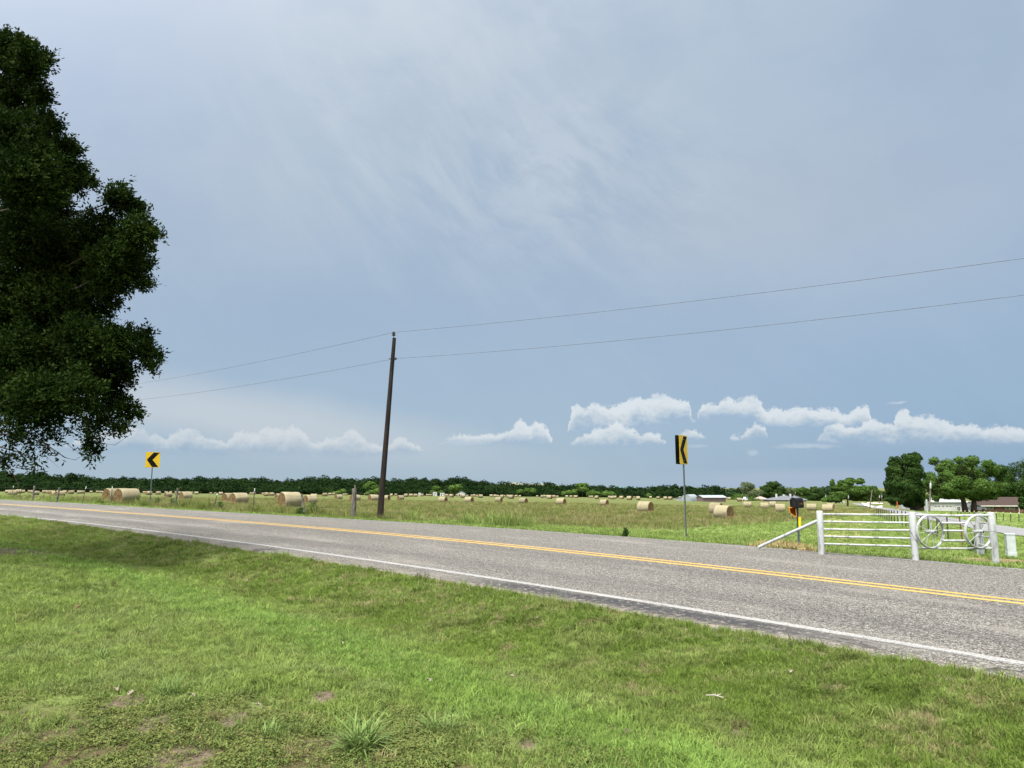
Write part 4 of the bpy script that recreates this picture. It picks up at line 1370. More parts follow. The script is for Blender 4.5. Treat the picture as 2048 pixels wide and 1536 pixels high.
def chevron_sign(foot, top_mid, Wd, Ht, nrm_az, spread, label):
    foot, top = Vector(foot), Vector(top_mid)
    e = empty('chevron_sign', foot)
    p = MB()
    d = top - foot
    # flanged U-channel post
    up = d.normalized()
    n = Vector((math.sin(nrm_az), -math.cos(nrm_az), 0))
    side = Vector((math.cos(nrm_az), math.sin(nrm_az), 0))
    w = .038
    poly = [side * -w + n * -.004, side * -.016 + n * -.004, side * -.014 + n * -.03, side * .014 + n * -.03, side * .016 + n * -.004, side * w + n * -.004,
            side * w, side * .019, side * .017 + n * -.026, side * -.017 + n * -.026, side * -.019, side * -w]
    p.prism([q - up * .3 for q in poly], d + up * .3 + up * Ht * .8)
    p.build('post', GALV, e)
    def panel(c, n, side, mats, name):
        # rounded rectangle plate
        out = []
        rc = .035
        for cx, cy, a0 in ((Wd / 2 - rc, Ht / 2 - rc, 0), (-Wd / 2 + rc, Ht / 2 - rc, 90), (-Wd / 2 + rc, -Ht / 2 + rc, 180), (Wd / 2 - rc, -Ht / 2 + rc, 270)):
            for k in range(5):
                a = R(a0 + k * 22.5)
                out.append(c + side * (cx + rc * math.cos(a)) + up * (cy + rc * math.sin(a)))
        m = MB()
        m.prism([q - n * .004 for q in out], n * .004)
        return m.build(name, mats, e)
    c = top + up * (Ht / 2) + n * .004 - foot
    f = panel(c, n, side, YEL, 'sign_panel')
    ch = [(.08, .5), (.535, .97), (.965, .97), (.49, .5), (.92, .03), (.47, .03)]
    pts = [c + n * .0025 + side * ((x - .5) * Wd) + up * ((y - .5) * Ht) for x, y in ch]
    V = [q for q in pts]
    obj('chevron_arrow', V, [(0, 3, 2, 1), (0, 5, 4, 3)], BLK, f)
    # second panel for the other direction, opened away from the first: its near-black back shows
    a2 = nrm_az - spread
    n2 = Vector((math.sin(a2), -math.cos(a2), 0))
    s2 = Vector((math.cos(a2), math.sin(a2), 0))
    hinge = c - n * .045 + side * (Wd * .46)
    c2 = hinge - s2 * (Wd * .46)
    b = panel(c2 - n2 * .004, -n2, s2, SIGNBACK, 'rear_sign_panel')
    bk = [c2 + s2 * (x * Wd * .46) + up * (y * Ht * .46) - n2 * .0065 for x, y in ((-1, -1), (1, -1), (1, 1), (-1, 1))]
    obj('sign_face', bk, [(3, 2, 1, 0)], YEL, b)
    # bolts
    m = MB()
    for q in (.36, -.36):
        m.tube([c + up * Ht * q, c + up * Ht * q + n * .012], .012, 8)
    m.build('bolt', GALV, f)
    return tag(e, label, 'road sign', 'chevron signs along the outside of the bend')

g = G(1373, 1077)
kY = g.y / FPX
chevron_sign(g, at(1367.8, 928.5, g.y), .62, 57.5 * kY, R(56), R(7), 'tall yellow and black chevron sign turned edge-on, on the right before the mailbox')
g = G(300, 1009.5)
kY = g.y / FPX
chevron_sign(g, at(304.6, 935, g.y), .92, 30.5 * kY, R(33), R(13), 'yellow and black chevron sign facing us by the twin bales on the left')

# ------------------------------------------------------------------ utility pole and lines
POLE = simple('creosoted_pole', (0.0168, 0.0112, 0.0091), (0.0070, 0.0049, 0.0042), 3., .85, .2, bump=.6, bscale=14, c3=(0.0266, 0.0189, 0.0154), s3=2., stretch=(3, 3, .35))
PORC = simple('brown_porcelain', (.035, .022, .018), None, 4., .25, .5, bump=0)
IRON = simple('dark_iron', (.03, .03, .032), None, 4., .5, .5, .5, 0)
WIREM = simple('power_wire', (.10, .115, .14), None, 4., .5, .3, 0, 0)
PF = G(759.5, 1037)
PT = at(788.6, 676, PF.y)
def pole():
    e = empty('utility_pole', PF)
    ax = (PT - PF)
    m = MB()
    n = 14
    pts = [ax * (i / (n - 1)) + (Vector((0, 0, -.5)) if i == 0 else Vector((0, 0, 0))) for i in range(n)]
    m.tube(pts, [.132 - .054 * i / (n - 1) for i in range(n)], 14, jit=.025)
    m.build('shaft', POLE, e, True)
    m = MB()
    t = ax
    m.tube([t + Vector((-.02, -.06, -.30)), t + Vector((-.02, -.06, .10))], .014, 6)
    m.build('pin_bracket', IRON, e)
    m = MB()
    b = t + Vector((-.02, -.06, .08))
    for z, r in ((0, .035), (.025, .085), (.05, .045), (.075, .085), (.10, .04), (.14, .065), (.17, .03)):
        m.V.append(None) if False else None
    prof = [(.0, .03), (.02, .085), (.04, .088), (.055, .045), (.075, .045), (.085, .082), (.105, .085), (.12, .04), (.14, .038), (.15, .06), (.175, .058), (.19, .02)]
    m.tube([b + Vector((0, 0, z)) for z, r in prof], [r for z, r in prof], 12)
    m.build('insulator', PORC, e, True)
    m = MB()
    k = 1 - 43 / 361
    b = ax * k
    m.tube([b + Vector((-.16, -.03, 0)), b + Vector((.2, -.03, 0))], .018, 6)
    m.tube([b + Vector((.12, -.03, -.05)), b + Vector((.12, -.03, .05))], .05, 8)
    m.build('neutral_bracket', IRON, e)
    tag(e, 'dark brown wooden utility pole leaning right beside the thick grey fence post', 'utility pole')
pole()

def wire(name, label, P, QR, QL, sagR, sagL):
    m = MB()
    pts = []
    N = 40
    for i in range(N, 0, -1):
        k = i / N
        p = P.lerp(QL, k)
        p.z -= sagL * 4 * k * (1 - k)
        pts.append(p)
    for i in range(N + 1):
        k = i / N
        p = P.lerp(QR, k)
        p.z -= sagR * 4 * k * (1 - k)
        pts.append(p)
    m.tube(pts, 0.0085, 5)
    tag(m.build(name, WIREM, None, True), label, 'power line')

w1 = PT + Vector((-.02, -.06, .24))
w2 = PF + (PT - PF) * (1 - 43 / 361) + Vector((.12, -.08, 0))
dR = Vector((19.6, -12.5, 0)).normalized()
dL = Vector((-.75, .66, 0)).normalized()
def endpt(P, d, u, v, L, sag):
    """far end of a span of length L, so that the sagging wire passes the given pixel"""
    a, b = ray(u, v)
    # horizontal crossing
    k = (a * P.y - P.x) / (d.x - a * d.y)
    Y = P.y + d.y * k
    z = EYE + b * Y
    f = k / L
    zE = P.z + (z - P.z + sag * 4 * f * (1 - f)) / f
    return Vector((P.x + d.x * L, P.y + d.y * L, zE))
wire('power_line', 'upper thin power line strung from the top of the leaning utility pole', w1, endpt(w1, dR, 2048, 516.5, 44, .55), endpt(w1, dL, 272, 768, 52, .5), .55, .5)
wire('power_line', 'lower thin power line fixed below the top of the leaning utility pole', w2, endpt(w2, dR, 2048, 590, 44, .65), endpt(w2, dL, 272, 800, 52, .6), .65, .6)

# ------------------------------------------------------------------ barbed wire fence along the road
WOODG = simple('weathered_post', (.125, .115, .100), (.055, .050, .044), 6., .9, .1, bump=.7, bscale=16, c3=(.10, .115, .085), s3=3., stretch=(4, 4, .5))
TPOST = simple('painted_steel_post', (.030, .036, .030), (.045, .035, .028), 5., .6, .3, .2, 0)
TIPW = simple('white_post_tip', (0.4400, 0.4480, 0.4320), None, 5., .6, .3, bump=0)
BARB = simple('rusty_wire', (.060, .048, .042), None, 5., .7, .2, .3, 0)

def tpost(e, foot, top, base, tipmat, r=.022):
    m = MB()
    d = top - foot
    up = d.normalized()
    a = up.cross(Vector((0, 1, 0))).normalized()
    b = a.cross(up)
    poly = [a * -r - b * .002, a * r - b * .002, a * r + b * .004, a * .004 + b * .004, a * .004 + b * .035, a * -.004 + b * .035, a * -.004 + b * .004, a * -r + b * .004]
    f = foot - base
    m.prism([f - up * .4 + q for q in poly], d * .86 + up * .4)
    m.prism([f + d * .86 + q * 1.06 for q in poly], d * .14, 1)
    return m.build('fence_post', [TPOST, tipmat], e)

def roadside_fence():
    # foot and head of each post in the photograph, w = wooden, s = steel, and its thickness
    L = [(-60,968,-64,994,'w',.06),(27,971.5,23,998.5,'s',0),(69,971.5,65,1002,'w',.085),(119,975.5,112.5,1004.5,'w',.075),(172.5,972.5,164.5,1007,'s',0),(224.7,972.5,221.5,1010,'s',0),(277,974,277.5,1006,'w',.06),
         (355.5,976,349.5,1015,'w',.065),(434.5,986,427.5,1019.8,'s',0),(509.5,976.5,505.5,1022,'s',0),(603,988,609.5,1029.2,'w',.05),(708.5,977,707,1035,'w',.105)]
    g0 = G(L[1][2], L[1][3])
    e = empty('barbed_wire_fence', g0)
    P = []
    for ut, vt, uf, vf, k, r in L:
        f = G(uf, vf)
        # keep the line of posts about one stride behind the shoulder
        s, t = st(f.x, f.y)
        f.z = float(H(f.x, f.y))
        top = at(ut, vt, f.y)
        P.append((f, top))
        if k == 's':
            tpost(e, f, top, g0, TIPW)
        else:
            m = MB()
            n = 9
            pts = []
            for i in range(n):
                q = f.lerp(top, i / (n - 1)) - g0
                if 0 < i < n - 1:
                    q += Vector((random.uniform(-1, 1), random.uniform(-1, 1), 0)) * .018
                pts.append(q)
            pts[0].z -= .4
            m.tube(pts, [r * (1.08 - .22 * i / (n - 1)) * random.uniform(.93, 1.06) for i in range(n)], 9, jit=.10)
            if r > .1:      # a splintered head
                a = pts[-1]
                m.tube([a + Vector((.03, 0, -.05)), a + Vector((.035, 0, .10)), a + Vector((.02, 0, .16))], [.045, .03, .008], 6)
                m.tube([a + Vector((.09, -.02, -.25)), a + Vector((.05, -.02, .02))], [.012, .02], 5)
            m.build('fence_post', WOODG, e)
    for k in (.36, .60, .86):
        m = MB()
        pts = []
        for i in range(len(P) - 1):
            a, b = P[i][0].lerp(P[i][1], k), P[i + 1][0].lerp(P[i + 1][1], k)
            for j in range(4):
                q = a.lerp(b, j / 4) - g0
                q.z -= .03 * math.sin(PI * j / 4)
                pts.append(q)
        pts.append(P[-1][0].lerp(P[-1][1], k) - g0)
        q = PF.lerp(PT, .04 + .10 * k) - g0
        pts.append(q)
        m.tube(pts, .0045, 4)
        m.build('wire', BARB, e)
    tag(e, 'old barbed wire fence of grey wooden and steel posts left of the utility pole', 'fence')
roadside_fence()
# ------------------------------------------------------------------ white pipe gateway fence with wagon wheels
def mat_whitepaint():
    m, t = new_mat('weathered_white_paint')
    o = t.n('ShaderNodeTexCoord', out=3)
    g = t.n('ShaderNodeNewGeometry', out=0)
    n = t.noise(t.v('MULTIPLY', g, (7, 7, 1.6)), 1., 5, .7)
    n2 = t.noise(g, 16, 4, .7)
    c = t.mix(t.ss(n, .47, .66), (.295, .308, .308), (.135, .142, .14))
    c = t.mix(t.ss(n2, .60, .72), c, (.11, .095, .075))
    finish(t, c, .5, .35, bump=n2, bstr=.15, bdist=.004)
    return m
WHT = mat_whitepaint()
BORE_SHADE = simple('hub_bore_shade', (.012, .012, .012), None, 4., .8, .1, bump=0)

def white_fence():
    YM, YR, YL = 14.45, 14.45, 15.6
    foot = {}
    for n, u, v, Y in (('L', 1643.5, 1104, YL), ('M', 1831.5, 1123.5, YM), ('R', 1992, 1126, YR)):
        foot[n] = at(u, v, Y)
    head = {'L': at(1639, 1021.5, YL), 'M': at(1824, 1024, YM), 'R': at(1981.5, 1024.5, YR)}
    e = empty('pipe_fence', foot['M'])
    B = Vector(foot['M'])
    for n, r in (('L', .066), ('M', .065), ('R', .066)):
        m = MB()
        f, h = foot[n] - B, head[n] - B
        d = h - f
        m.tube([f - d * .35, f + d * .2, f + d * .6, f + d * .985, h], [r * 1.04, r, r, r, r * .9], 18, jit=.008)
        m.build('fence_post', WHT, e, True)
    rl = [(1028.3, 1029.6), (1043, 1045.6), (1058.3, 1060.7), (1072.5, 1076.9), (1087.4, 1092.8)]
    for a, b in rl:
        m = MB()
        m.tube([at(1643, a, YL) - B, at(1735, (a + b) / 2 + .25, (YL + YM) / 2) - B, at(1829, b, YM) - B], .020, 12)
        m.build('rail', WHT, e, True)
    for u0, v0, u1, v1, r in ((1829, 1030, 1985, 1030.5, .021), (1883, 1046, 1934, 1046.3, .0215), (1886, 1061.5, 1930, 1061.8, .0215), (1884, 1081.5, 1934, 1081.3, .0215), (1835, 1096.2, 1988, 1096.4, .019)):
        m = MB()
        m.tube([at(u0, v0, YM) - B, at((u0 + u1) / 2, (v0 + v1) / 2 + (.9 if u1 - u0 > 100 else 0), YM) - B, at(u1, v1, YR) - B], r, 12)
        m.build('rail', WHT, e, True)
    # the slanting brace on the left
    m = MB()
    m.tube([at(1517, 1095, YL + 1.05) - B, at(1526, 1090.3, YL + 1.0) - B, at(1638, 1040.5, YL) - B], .034, 14)
    m.build('brace', WHT, e, True)
    # tie wires round the middle and right posts
    m = MB()
    m.tube([at(1819, 1060, YM - .075) - B, at(1827, 1074, YM - .08) - B, at(1837, 1086, YM - .07) - B], .004, 5)
    m.tube([at(1980.5, 1062.3, YM - .08) - B, at(1991, 1062.8, YM - .08) - B], .004, 5)
    m.build('tie_wire', IRON, e)
    # short return behind the right-hand wheel
    m = MB()
    rb = at(1961, 1112, 16.6)
    m.tube([rb - B - Vector((0, 0, .3)), at(1957, 1026, 16.6) - B], .075, 16, jit=.008)
    m.build('fence_post', WHT, e, True)
    m = MB()
    m.tube([at(1953, 1113, 17.3) - B - Vector((0, 0, .2)), at(1952, 1050, 17.3) - B], .05, 10)
    m.build('fence_post', WOODG, e, True)
    for v0, v1 in ((1045, 1047), (1060, 1064), (1072, 1075), (1088, 1096)):
        m = MB()
        m.tube([at(1958, v0, 16.6) - B, at(1986, v1, YR) - B], .019, 8)
        m.build('rail', WHT, e, True)
    # wheels
    for uc, vc in ((1860.5, 1063.2), (1956.5, 1063.2)):
        c = at(uc, vc, YM - .03) - B
        kk = YM / FPX
        rad = 31.6 * kk
        az = R(14)
        ax = Vector((math.sin(az), -math.cos(az), 0))
        s = Vector((math.cos(az), math.sin(az), 0))
        z = Vector((0, 0, 1))
        w = empty('wagon_wheel', c)
        w.parent = e
        hb = .028
        m = MB()
        N = 64
        prof = [(-hb, 1.0), (-hb * .3, 1.012), (hb * .3, 1.012), (hb, 1.0), (hb, .958), (hb * .3, .945), (-hb * .3, .945), (-hb, .958)]
        V = [ax * q + (s * math.cos(2 * PI * i / N) + z * math.sin(2 * PI * i / N)) * rad * r for i in range(N) for q, r in prof]
        P = len(prof)
        F = [(i * P + k, i * P + (k + 1) % P, ((i + 1) % N) * P + (k + 1) % P, ((i + 1) % N) * P + k) for i in range(N) for k in range(P)]
        m.add(V, F)
        m.build('rim', WHT, w, True)
        m = MB()
        pr = [(-.135, .022), (-.13, .036), (-.10, .036), (-.09, .028), (-.04, .030), (-.035, .047), (-.01, .047), (0, .033), (.03, .033), (.035, .047), (.06, .047), (.065, .032), (.115, .033), (.12, .037), (.14, .037)]
        m.tube([ax * q * .85 for q, r in pr], [r * .78 for q, r in pr], 20)
        m.tube([ax * .117, ax * .1205], [.019, .019], 16, 1)  # black disc painting the shade inside the hub's open end
        m.build('hub', [WHT, BORE_SHADE], w, True)
        m = MB()
        for i in range(12):
            a = 2 * PI * (i + .25) / 12
            d = s * math.cos(a) + z * math.sin(a)
            q = .048 if i % 2 else -.022
            m.tube([ax * q + d * .035, ax * (.018 if i % 2 else -.018) + d * rad * .965], .0052, 6)
            m.tube([ax * (.018 if i % 2 else -.018) + d * rad * .95, ax * (.018 if i % 2 else -.018) + d * rad * 1.018], .013, 6)
        m.build('spokes', WHT, w)
    tag(e, 'white pipe gateway fence with two white iron wagon wheels set in its rails', 'fence')
white_fence()

# ------------------------------------------------------------------ mailbox
MBX = simple('black_mailbox_tin', (.004, .004, .006), (.007, .007, .010), 5., .45, .12, 0., .05, c3=(.02, .015, .013), s3=5.)
ORNG = simple('orange_plastic', (.62, .22, .018), (.52, .17, .014), 5., .5, .4, bump=.1)
REFL = simple('yellow_reflector', (0.6240, 0.4480, 0.0040), (0.5760, 0.4000, 0.0040), 5., .4, .4, bump=0)
SILV = simple('painted_tin_glare', (.30, .30, .31), (.12, .10, .09), 9., .4, .5, .6, .1)  # pale colour stands in for the glare on the mailbox's right end

def mailbox():
    g = G(1598, 1092)
    Y = g.y
    k = Y / FPX
    e = empty('mailbox', g)
    B = Vector(g)
    # post
    t0 = at(1594.6, 1013, Y) - B
    m = MB()
    up = t0.normalized()
    a, n = Vector((.9, .35, 0)).normalized(), Vector((.35, -.9, 0)).normalized()
    w = .036
    poly = [a * -w, a * -.014, a * -.012 - n * .026, a * .012 - n * .026, a * .014, a * w, a * w + n * .004, a * .016 + n * .004, a * .014 - n * .022, a * -.014 - n * .022, a * -.016 + n * .004, a * -w + n * .004]
    m.prism([q - up * .3 for q in poly], t0 + up * .3)
    m.build('post', GALV, e)
    # arched box: door end towards us on the left
    L, W, Hh = .33, .165, 18.2 * k
    yaw = R(-40)
    fx = Vector((math.cos(yaw), -math.sin(yaw), 0))
    sd = Vector((-fx.y, fx.x, 0))
    c = at(1594.5, 1014.2, Y) - B
    arch = [(-W / 2, 0), (-W / 2, Hh - W / 2)] + [(W / 2 * math.cos(PI - PI * i / 14), Hh - W / 2 + W / 2 * math.sin(PI * i / 14)) for i in range(1, 14)] + [(W / 2, Hh - W / 2), (W / 2, 0)]
    m = MB()
    m.prism([c + fx * -L / 2 + sd * x + Vector((0, 0, z)) for x, z in arch], fx * L)
    o = m.build('box', MBX, e, False)
    m = MB()
    big = [(x * 1.06, z * 1.02 + (.0 if z > 0 else -.006)) for x, z in arch]
    m.prism([c + fx * (-L / 2 - .022) + sd * x + Vector((0, 0, z)) for x, z in big], fx * .02)
    m.tube([c + fx * (-L / 2 - .03) + Vector((0, 0, Hh - .03)), c + fx * (-L / 2 - .045) + Vector((0, 0, Hh + .012))], .010, 6)
    m.build('door', MBX, e)
    m = MB()
    m.prism([c + fx * (L / 2) + sd * x + Vector((0, 0, z)) for x, z in big], fx * .012)
    m.build('rear_panel', SILV, e)
    m = MB()
    m.box(c + Vector((0, 0, -.012)), (L * .96, W * 1.06, .02), math.atan2(fx.y, fx.x))
    m.build('base_plate', MBX, e)
    m = MB()
    f0 = c - sd * (W / 2 + .006) + fx * .02 + Vector((0, 0, Hh * .35))
    m.box(f0, (.13, .004, .022), math.atan2(fx.y, fx.x))
    m.box(f0 + fx * .05 + Vector((0, 0, .02)), (.03, .004, .04), math.atan2(fx.y, fx.x))
    m.build('flag', simple('faded_flag_red', (.16, .05, .03), None, 4, .6, .3, bump=0), e)
    tag(e, 'black arched tin mailbox on a grey steel post before the white brace', 'mailbox')
    # newspaper tube, fixed to the same post: a part of the mailbox
    q = [(1578.2, 1014.5), (1591.5, 1014.5), (1593.3, 1033.6), (1589.5, 1033), (1579.6, 1025.2)]
    m = MB()
    P = [at(u, v, Y - .09) - B for u, v in q]
    d = Vector((.10, .30, .0))
    th = .010
    cc = sum(P, Vector((0, 0, 0))) / len(P)
    In = [p + (cc - p) * .14 for p in P]
    V = [p for p in P] + [p for p in In] + [p + d for p in P] + [p + d * .95 for p in In]
    n = len(P)
    F = []
    for i in range(n):
        j = (i + 1) % n
        F += [(i, j, n + j, n + i), (i, 2 * n + i, 2 * n + j, j), (n + i, n + j, 3 * n + j, 3 * n + i), (2 * n + i, 3 * n + i, 3 * n + j, 2 * n + j)]
    F.append(tuple(3 * n + i for i in range(n)))
    m.add(V, F)
    m.build('newspaper_tube', ORNG, e)
    m = MB()
    P = [at(u, v, Y - .05) - B for u, v in ((1596.4, 1033.6), (1601.4, 1034), (1601.2, 1055.5), (1599.2, 1058.6), (1597.3, 1057.6))]
    m.prism(P, Vector((.01, .006, 0)))
    m.build('reflector_plate', REFL, e)
mailbox()

# ------------------------------------------------------------------ utility pedestal, marker posts
PED = simple('grey_pedestal_plastic', (0.3240, 0.3540, 0.3480), (0.2760, 0.3000, 0.2976), 6., .5, .4, bump=.1)
def pedestal():
    g = G(2023.5, 1117)
    k = g.y / FPX
    e = empty('cable_pedestal', g)
    W, Hh = 15.5 * k, 48 * k
    m = MB()
    m.box((0, 0, Hh * .13), (W * 1.02, W * 1.02, Hh * .30), R(-20), bev=.012)
    m.build('base', PED, e)
    m = MB()
    m.box((0, 0, Hh * .62), (W * .95, W * .95, Hh * .68), R(-20), bev=.012)
    m.build('body', PED, e)
    m = MB()
    m.box((0, 0, Hh * .975), (W * 1.06, W * 1.06, Hh * .05), R(-20), bev=.01)
    m.build('cap', PED, e)
    tag(e, 'short grey green cable pedestal box standing right of the white gate post', 'cable pedestal')
pedestal()

ORT = simple('orange_marker', (0.3300, 0.0600, 0.0180), None, 5, .5, .3, bump=0)
def marker(name, u0, v0, u1, v1, r, split, mats, label, cat, Y=None):
    f = G(u0, v0) if Y is None else GX(u0, Y)
    h = at(u1, v1, f.y)
    e = empty(name, f)
    d = h - f
    m = MB()
    m.tube([-d * .2, d * split], r, 10)
    m.build('shaft', mats[0], e, True)
    m = MB()
    m.tube([d * split, d * .99, d], [r * 1.12, r * 1.12, r * .6], 10)
    m.build('top', mats[1], e, True)
    tag(e, label, cat)
marker('pipeline_marker', 1799.5, 1044, 1794, 1003.5, .042, .66, (WHT, ORT), 'white marker post with an orange top behind the pipe rails beside the lane', 'marker post')
marker('pipeline_marker', 1802.5, 1019, 1796.5, 999.5, .035, .55, (simple('red_brown_post', (.16, .06, .04), None, 5, .7, .2, bump=0), IRON), 'thin reddish brown post leaning behind the orange topped marker', 'marker post')
marker('marker_post', 1854.5, 1026, 1853, 999, .11, .9, (WHT, WHT), 'thick white post between the columnar tree and leaning transformer pole', 'marker post')

# ------------------------------------------------------------------ wire fences along the lane
YTIP = simple('cream_post_tip', (0.4960, 0.4800, 0.3200), None, 5, .6, .3, bump=0)
RUSTP = simple('rusty_pipe', (.12, .055, .032), (.07, .032, .02), 8, .8, .2, bump=.3)
def lane_fence():
    L = [(1927,1093,1918.5,1032),(1896.5,1079,1893,1026),(1874.8,1075,1873.5,1035),(1857,1068,1856,1028),(1842.5,1063,1841,1026),(1826,1057.5,1825,1024),(1812,1053,1811,1023),(1804.5,1051,1803.5,1022),(1796,1048,1795,1021.5),(1789,1046,1788,1021),(1783.5,1044,1783,1020.5),(1778.5,1042.3,1778,1020),(1774,1040.7,1773.5,1019.7),(1769.8,1039,1769.5,1019.4),(1766,1037.6,1765.6,1019),(1761.5,1035.8,1761.2,1018.7),(1757.3,1034,1757,1018.3),(1753.5,1032.3,1753.2,1018)]
    e = None
    P = []
    for i, (uf, vf, ut, vt) in enumerate(L):
        f = G(uf, vf)
        t = at(ut, vt, f.y)
        if e is None:
            e = empty('woven_wire_fence', f)
            B = Vector(f)
        P.append((f - B, t - B))
        if i == 0:
            m = MB()
            m.tube([f - B - Vector((0, 0, .3)), t - B], .028, 8)
            m.build('fence_post', RUSTP, e)
        else:
            tpost(e, f, t, B, YTIP if i in (1, 4) else TPOST, .02 + .0004 * f.y)
    m = MB()
    for k in (.08, .25, .42, .6, .78, .93):
        m.tube([f.lerp(t, k) for f, t in P], .0035 + .00004 * 0, 4)
    for i in range(4):
        for j in range(1, 9):
            a, b = P[i][0].lerp(P[i + 1][0], j / 9), P[i][1].lerp(P[i + 1][1], j / 9)
            m.tube([a.lerp(b, .08), a.lerp(b, .93)], .0028, 4)
    m.build('wire_mesh', BARB, e)
    tag(e, 'woven wire fence of thin dark steel posts running from the gate along the lane', 'fence')
    L = [(2075,1047,2074,1026),(2056,1046,2055.5,1025.5),(2038,1045,2037.5,1025),(2021.5,1043.5,2021,1024.7),(2007,1041.5,2006.5,1024),(1993,1040,1992.5,1023.5),(1980.5,1038.5,1980,1023),(1969,1037.5,1968.7,1022.6),(1958,1036.5,1957.8,1022.2),(1948.5,1035.5,1948.3,1021.9),(1939,1034.8,1938.8,1021.6),(1930,1034,1929.8,1021.3),(1922,1033.4,1921.9,1021),(1915.5,1032.8,1915.4,1020.7),(1902,1032,1901.9,1020.3)]
    e = None
    P = []
    for i, (uf, vf, ut, vt) in enumerate(L):
        f = G(uf, vf)
        t = at(ut, vt, f.y)
        if e is None:
            e = empty('wire_fence', f)
            B = Vector(f)
        P.append((f - B, t - B))
        tpost(e, f, t, B, YTIP, .045)
    m = MB()
    for k in (.3, .55, .8):
        m.tube([f.lerp(t, k) for f, t in P], .004, 4)
    m.build('wire', BARB, e)
    tag(e, 'low wire fence with cream tipped posts beyond the lane in front of the brick house', 'fence')
lane_fence()

# ------------------------------------------------------------------ trees
def leaf_mat(name, c1, c2, c3, transl=.3, s1=.5):
    m, t = new_mat(name)
    g = t.n('ShaderNodeNewGeometry', out=0)
    n = t.noise(g, s1, 4, .6)
    n2 = t.noise(g, s1 * 9, 3, .6)
    c = t.mix(t.ss(n, .36, .64), c1, c2)
    c = t.mix(t.m('MULTIPLY', t.ss(n2, .5, .72), .6), c, c3)
    finish(t, c, .8, .03, transl=transl)
    return m

BARK = simple('tree_bark', (.085, .068, .052), (.040, .032, .026), 5., .95, .1, bump=.8, bscale=12, stretch=(3, 3, .6), bdist=.03)

def quads(c, nr, size, rs, asp=.7):
    n = len(c)
    nr = nr / np.maximum(np.linalg.norm(nr, axis=1), 1e-6)[:, None]
    a = np.cross(nr, rs.normal(0, 1, (n, 3)))
    a /= np.maximum(np.linalg.norm(a, axis=1), 1e-6)[:, None]
    b = np.cross(nr, a)
    s = (size * rs.uniform(.6, 1.35, n))[:, None]
    V = np.stack([c - a * s, c - b * s * asp + a * s * rs.uniform(-.3, .3, (n, 1)), c + a * s, c + b * s * asp + a * s * rs.uniform(-.3, .3, (n, 1))], 1)
    return V.reshape(-1, 3), np.arange(n * 4).reshape(-1, 4)

def crown_points(lumps, per, rs, shell=.55, rough=.42):
    C, Nn = [], []
    for (x, y, z, rx, ry, rz, w) in lumps:
        n = int(per * w)
        d = rs.normal(0, 1, (n, 3))
        d /= np.linalg.norm(d, axis=1)[:, None]
        k = shell + (1.06 - shell) * rs.uniform(0, 1, n) ** .6
        # knobbly surface
        kn = 1 + .16 * np.sin(d[:, 0] * 6 + x * 3) * np.sin(d[:, 1] * 5 + y) + .14 * np.sin(d[:, 2] * 7 + z * 2 + d[:, 0] * 3)
        p = d * (k * kn)[:, None]
        C.append(np.array([x, y, z]) + p * np.array([rx, ry, rz]))
        Nn.append(d + rs.normal(0, rough, (n, 3)))
    return np.concatenate(C), np.concatenate(Nn)

def limb(m, a, b, r0, r1, n=7, sag=.0, seg=6, wob=.06):
    a, b = Vector(a), Vector(b)
    L = (b - a).length
    pts = []
    for i in range(seg + 1):
        k = i / seg
        q = a.lerp(b, k)
        if 0 < i < seg:
            q += Vector((random.uniform(-1, 1), random.uniform(-1, 1), random.uniform(-1, 1))) * L * wob
        q.z += sag * math.sin(PI * k) * L
        pts.append(q)
    m.tube(pts, [r0 + (r1 - r0) * i / seg for i in range(seg + 1)], n, cap=True)

def tree(name, u, v, Y, top_v, lumps_px, label, cat, mat, per=420, leaf=.32, group=None, trunks=None, seed=1, shell=.5, depth=1.0, trunk_r=None):
    """lumps_px: (u, v, half width px, half height px, weight) as seen in the photograph; each gets a real depth of its own"""
    rs = np.random.RandomState(seed)
    base = GX(u, Y) if Y else G(u, v)
    Y = base.y
    k = Y / FPX
    e = empty(name, base)
    us = [l[0] for l in lumps_px]
    uc = .5 * (min(us) + max(us))
    half = max(.5 * (max(us) - min(us)), 1) + np.mean([l[2] for l in lumps_px])
    L = []
    for (lu, lv, wu, hv, w) in lumps_px:
        p = at(lu, lv, Y) - base
        q = (lu - uc) / half
        room = math.sqrt(max(.05, 1 - q * q)) * half * k * .75 * depth
        dep = rs.uniform(-1, 1) * room
        wu, hv = max(wu * .84, wu - 4), max(hv * .84, hv - 4)
        L.append((p.x, dep, p.z, wu * k, (wu * .75 + hv * .25) * k * .95, hv * k, w))
        if room > 1.5 * wu * k * .8:
            L.append((p.x, -dep, p.z - hv * k * .15, wu * k * .9, wu * k * .85, hv * k * .9, w * .7))
    C, Nn = crown_points(L, per * 1.9, rs, shell)
    keep = C[:, 2] > .15
    V, F = quads(C[keep], Nn[keep], leaf * .66, rs)
    m = MB()
    tr = trunks or [(u, 0)]
    zc = np.mean([l[2] for l in L])
    for tu, lean in tr:
        b0 = GX(tu, Y) - base
        rr = (trunk_r or .035 * (max(l[2] for l in L)))
        crotch = Vector((b0.x + lean * zc, 0, zc * .55))
        limb(m, b0 - Vector((0, 0, .4)), crotch, rr * 1.15, rr * .75, 10, seg=5, wob=.02)
        for l in L[:14]:
            if len(tr) > 1 and abs(l[0] - b0.x) > half * k * .8:
                continue
            limb(m, crotch, (l[0], l[1], l[2]), rr * .45, rr * .10, 6, seg=5, wob=.05)
    m.build('trunk', BARK, e, True)
    npobj('crown', V, F, [mat], e)
    return tag(e, label, cat, group)

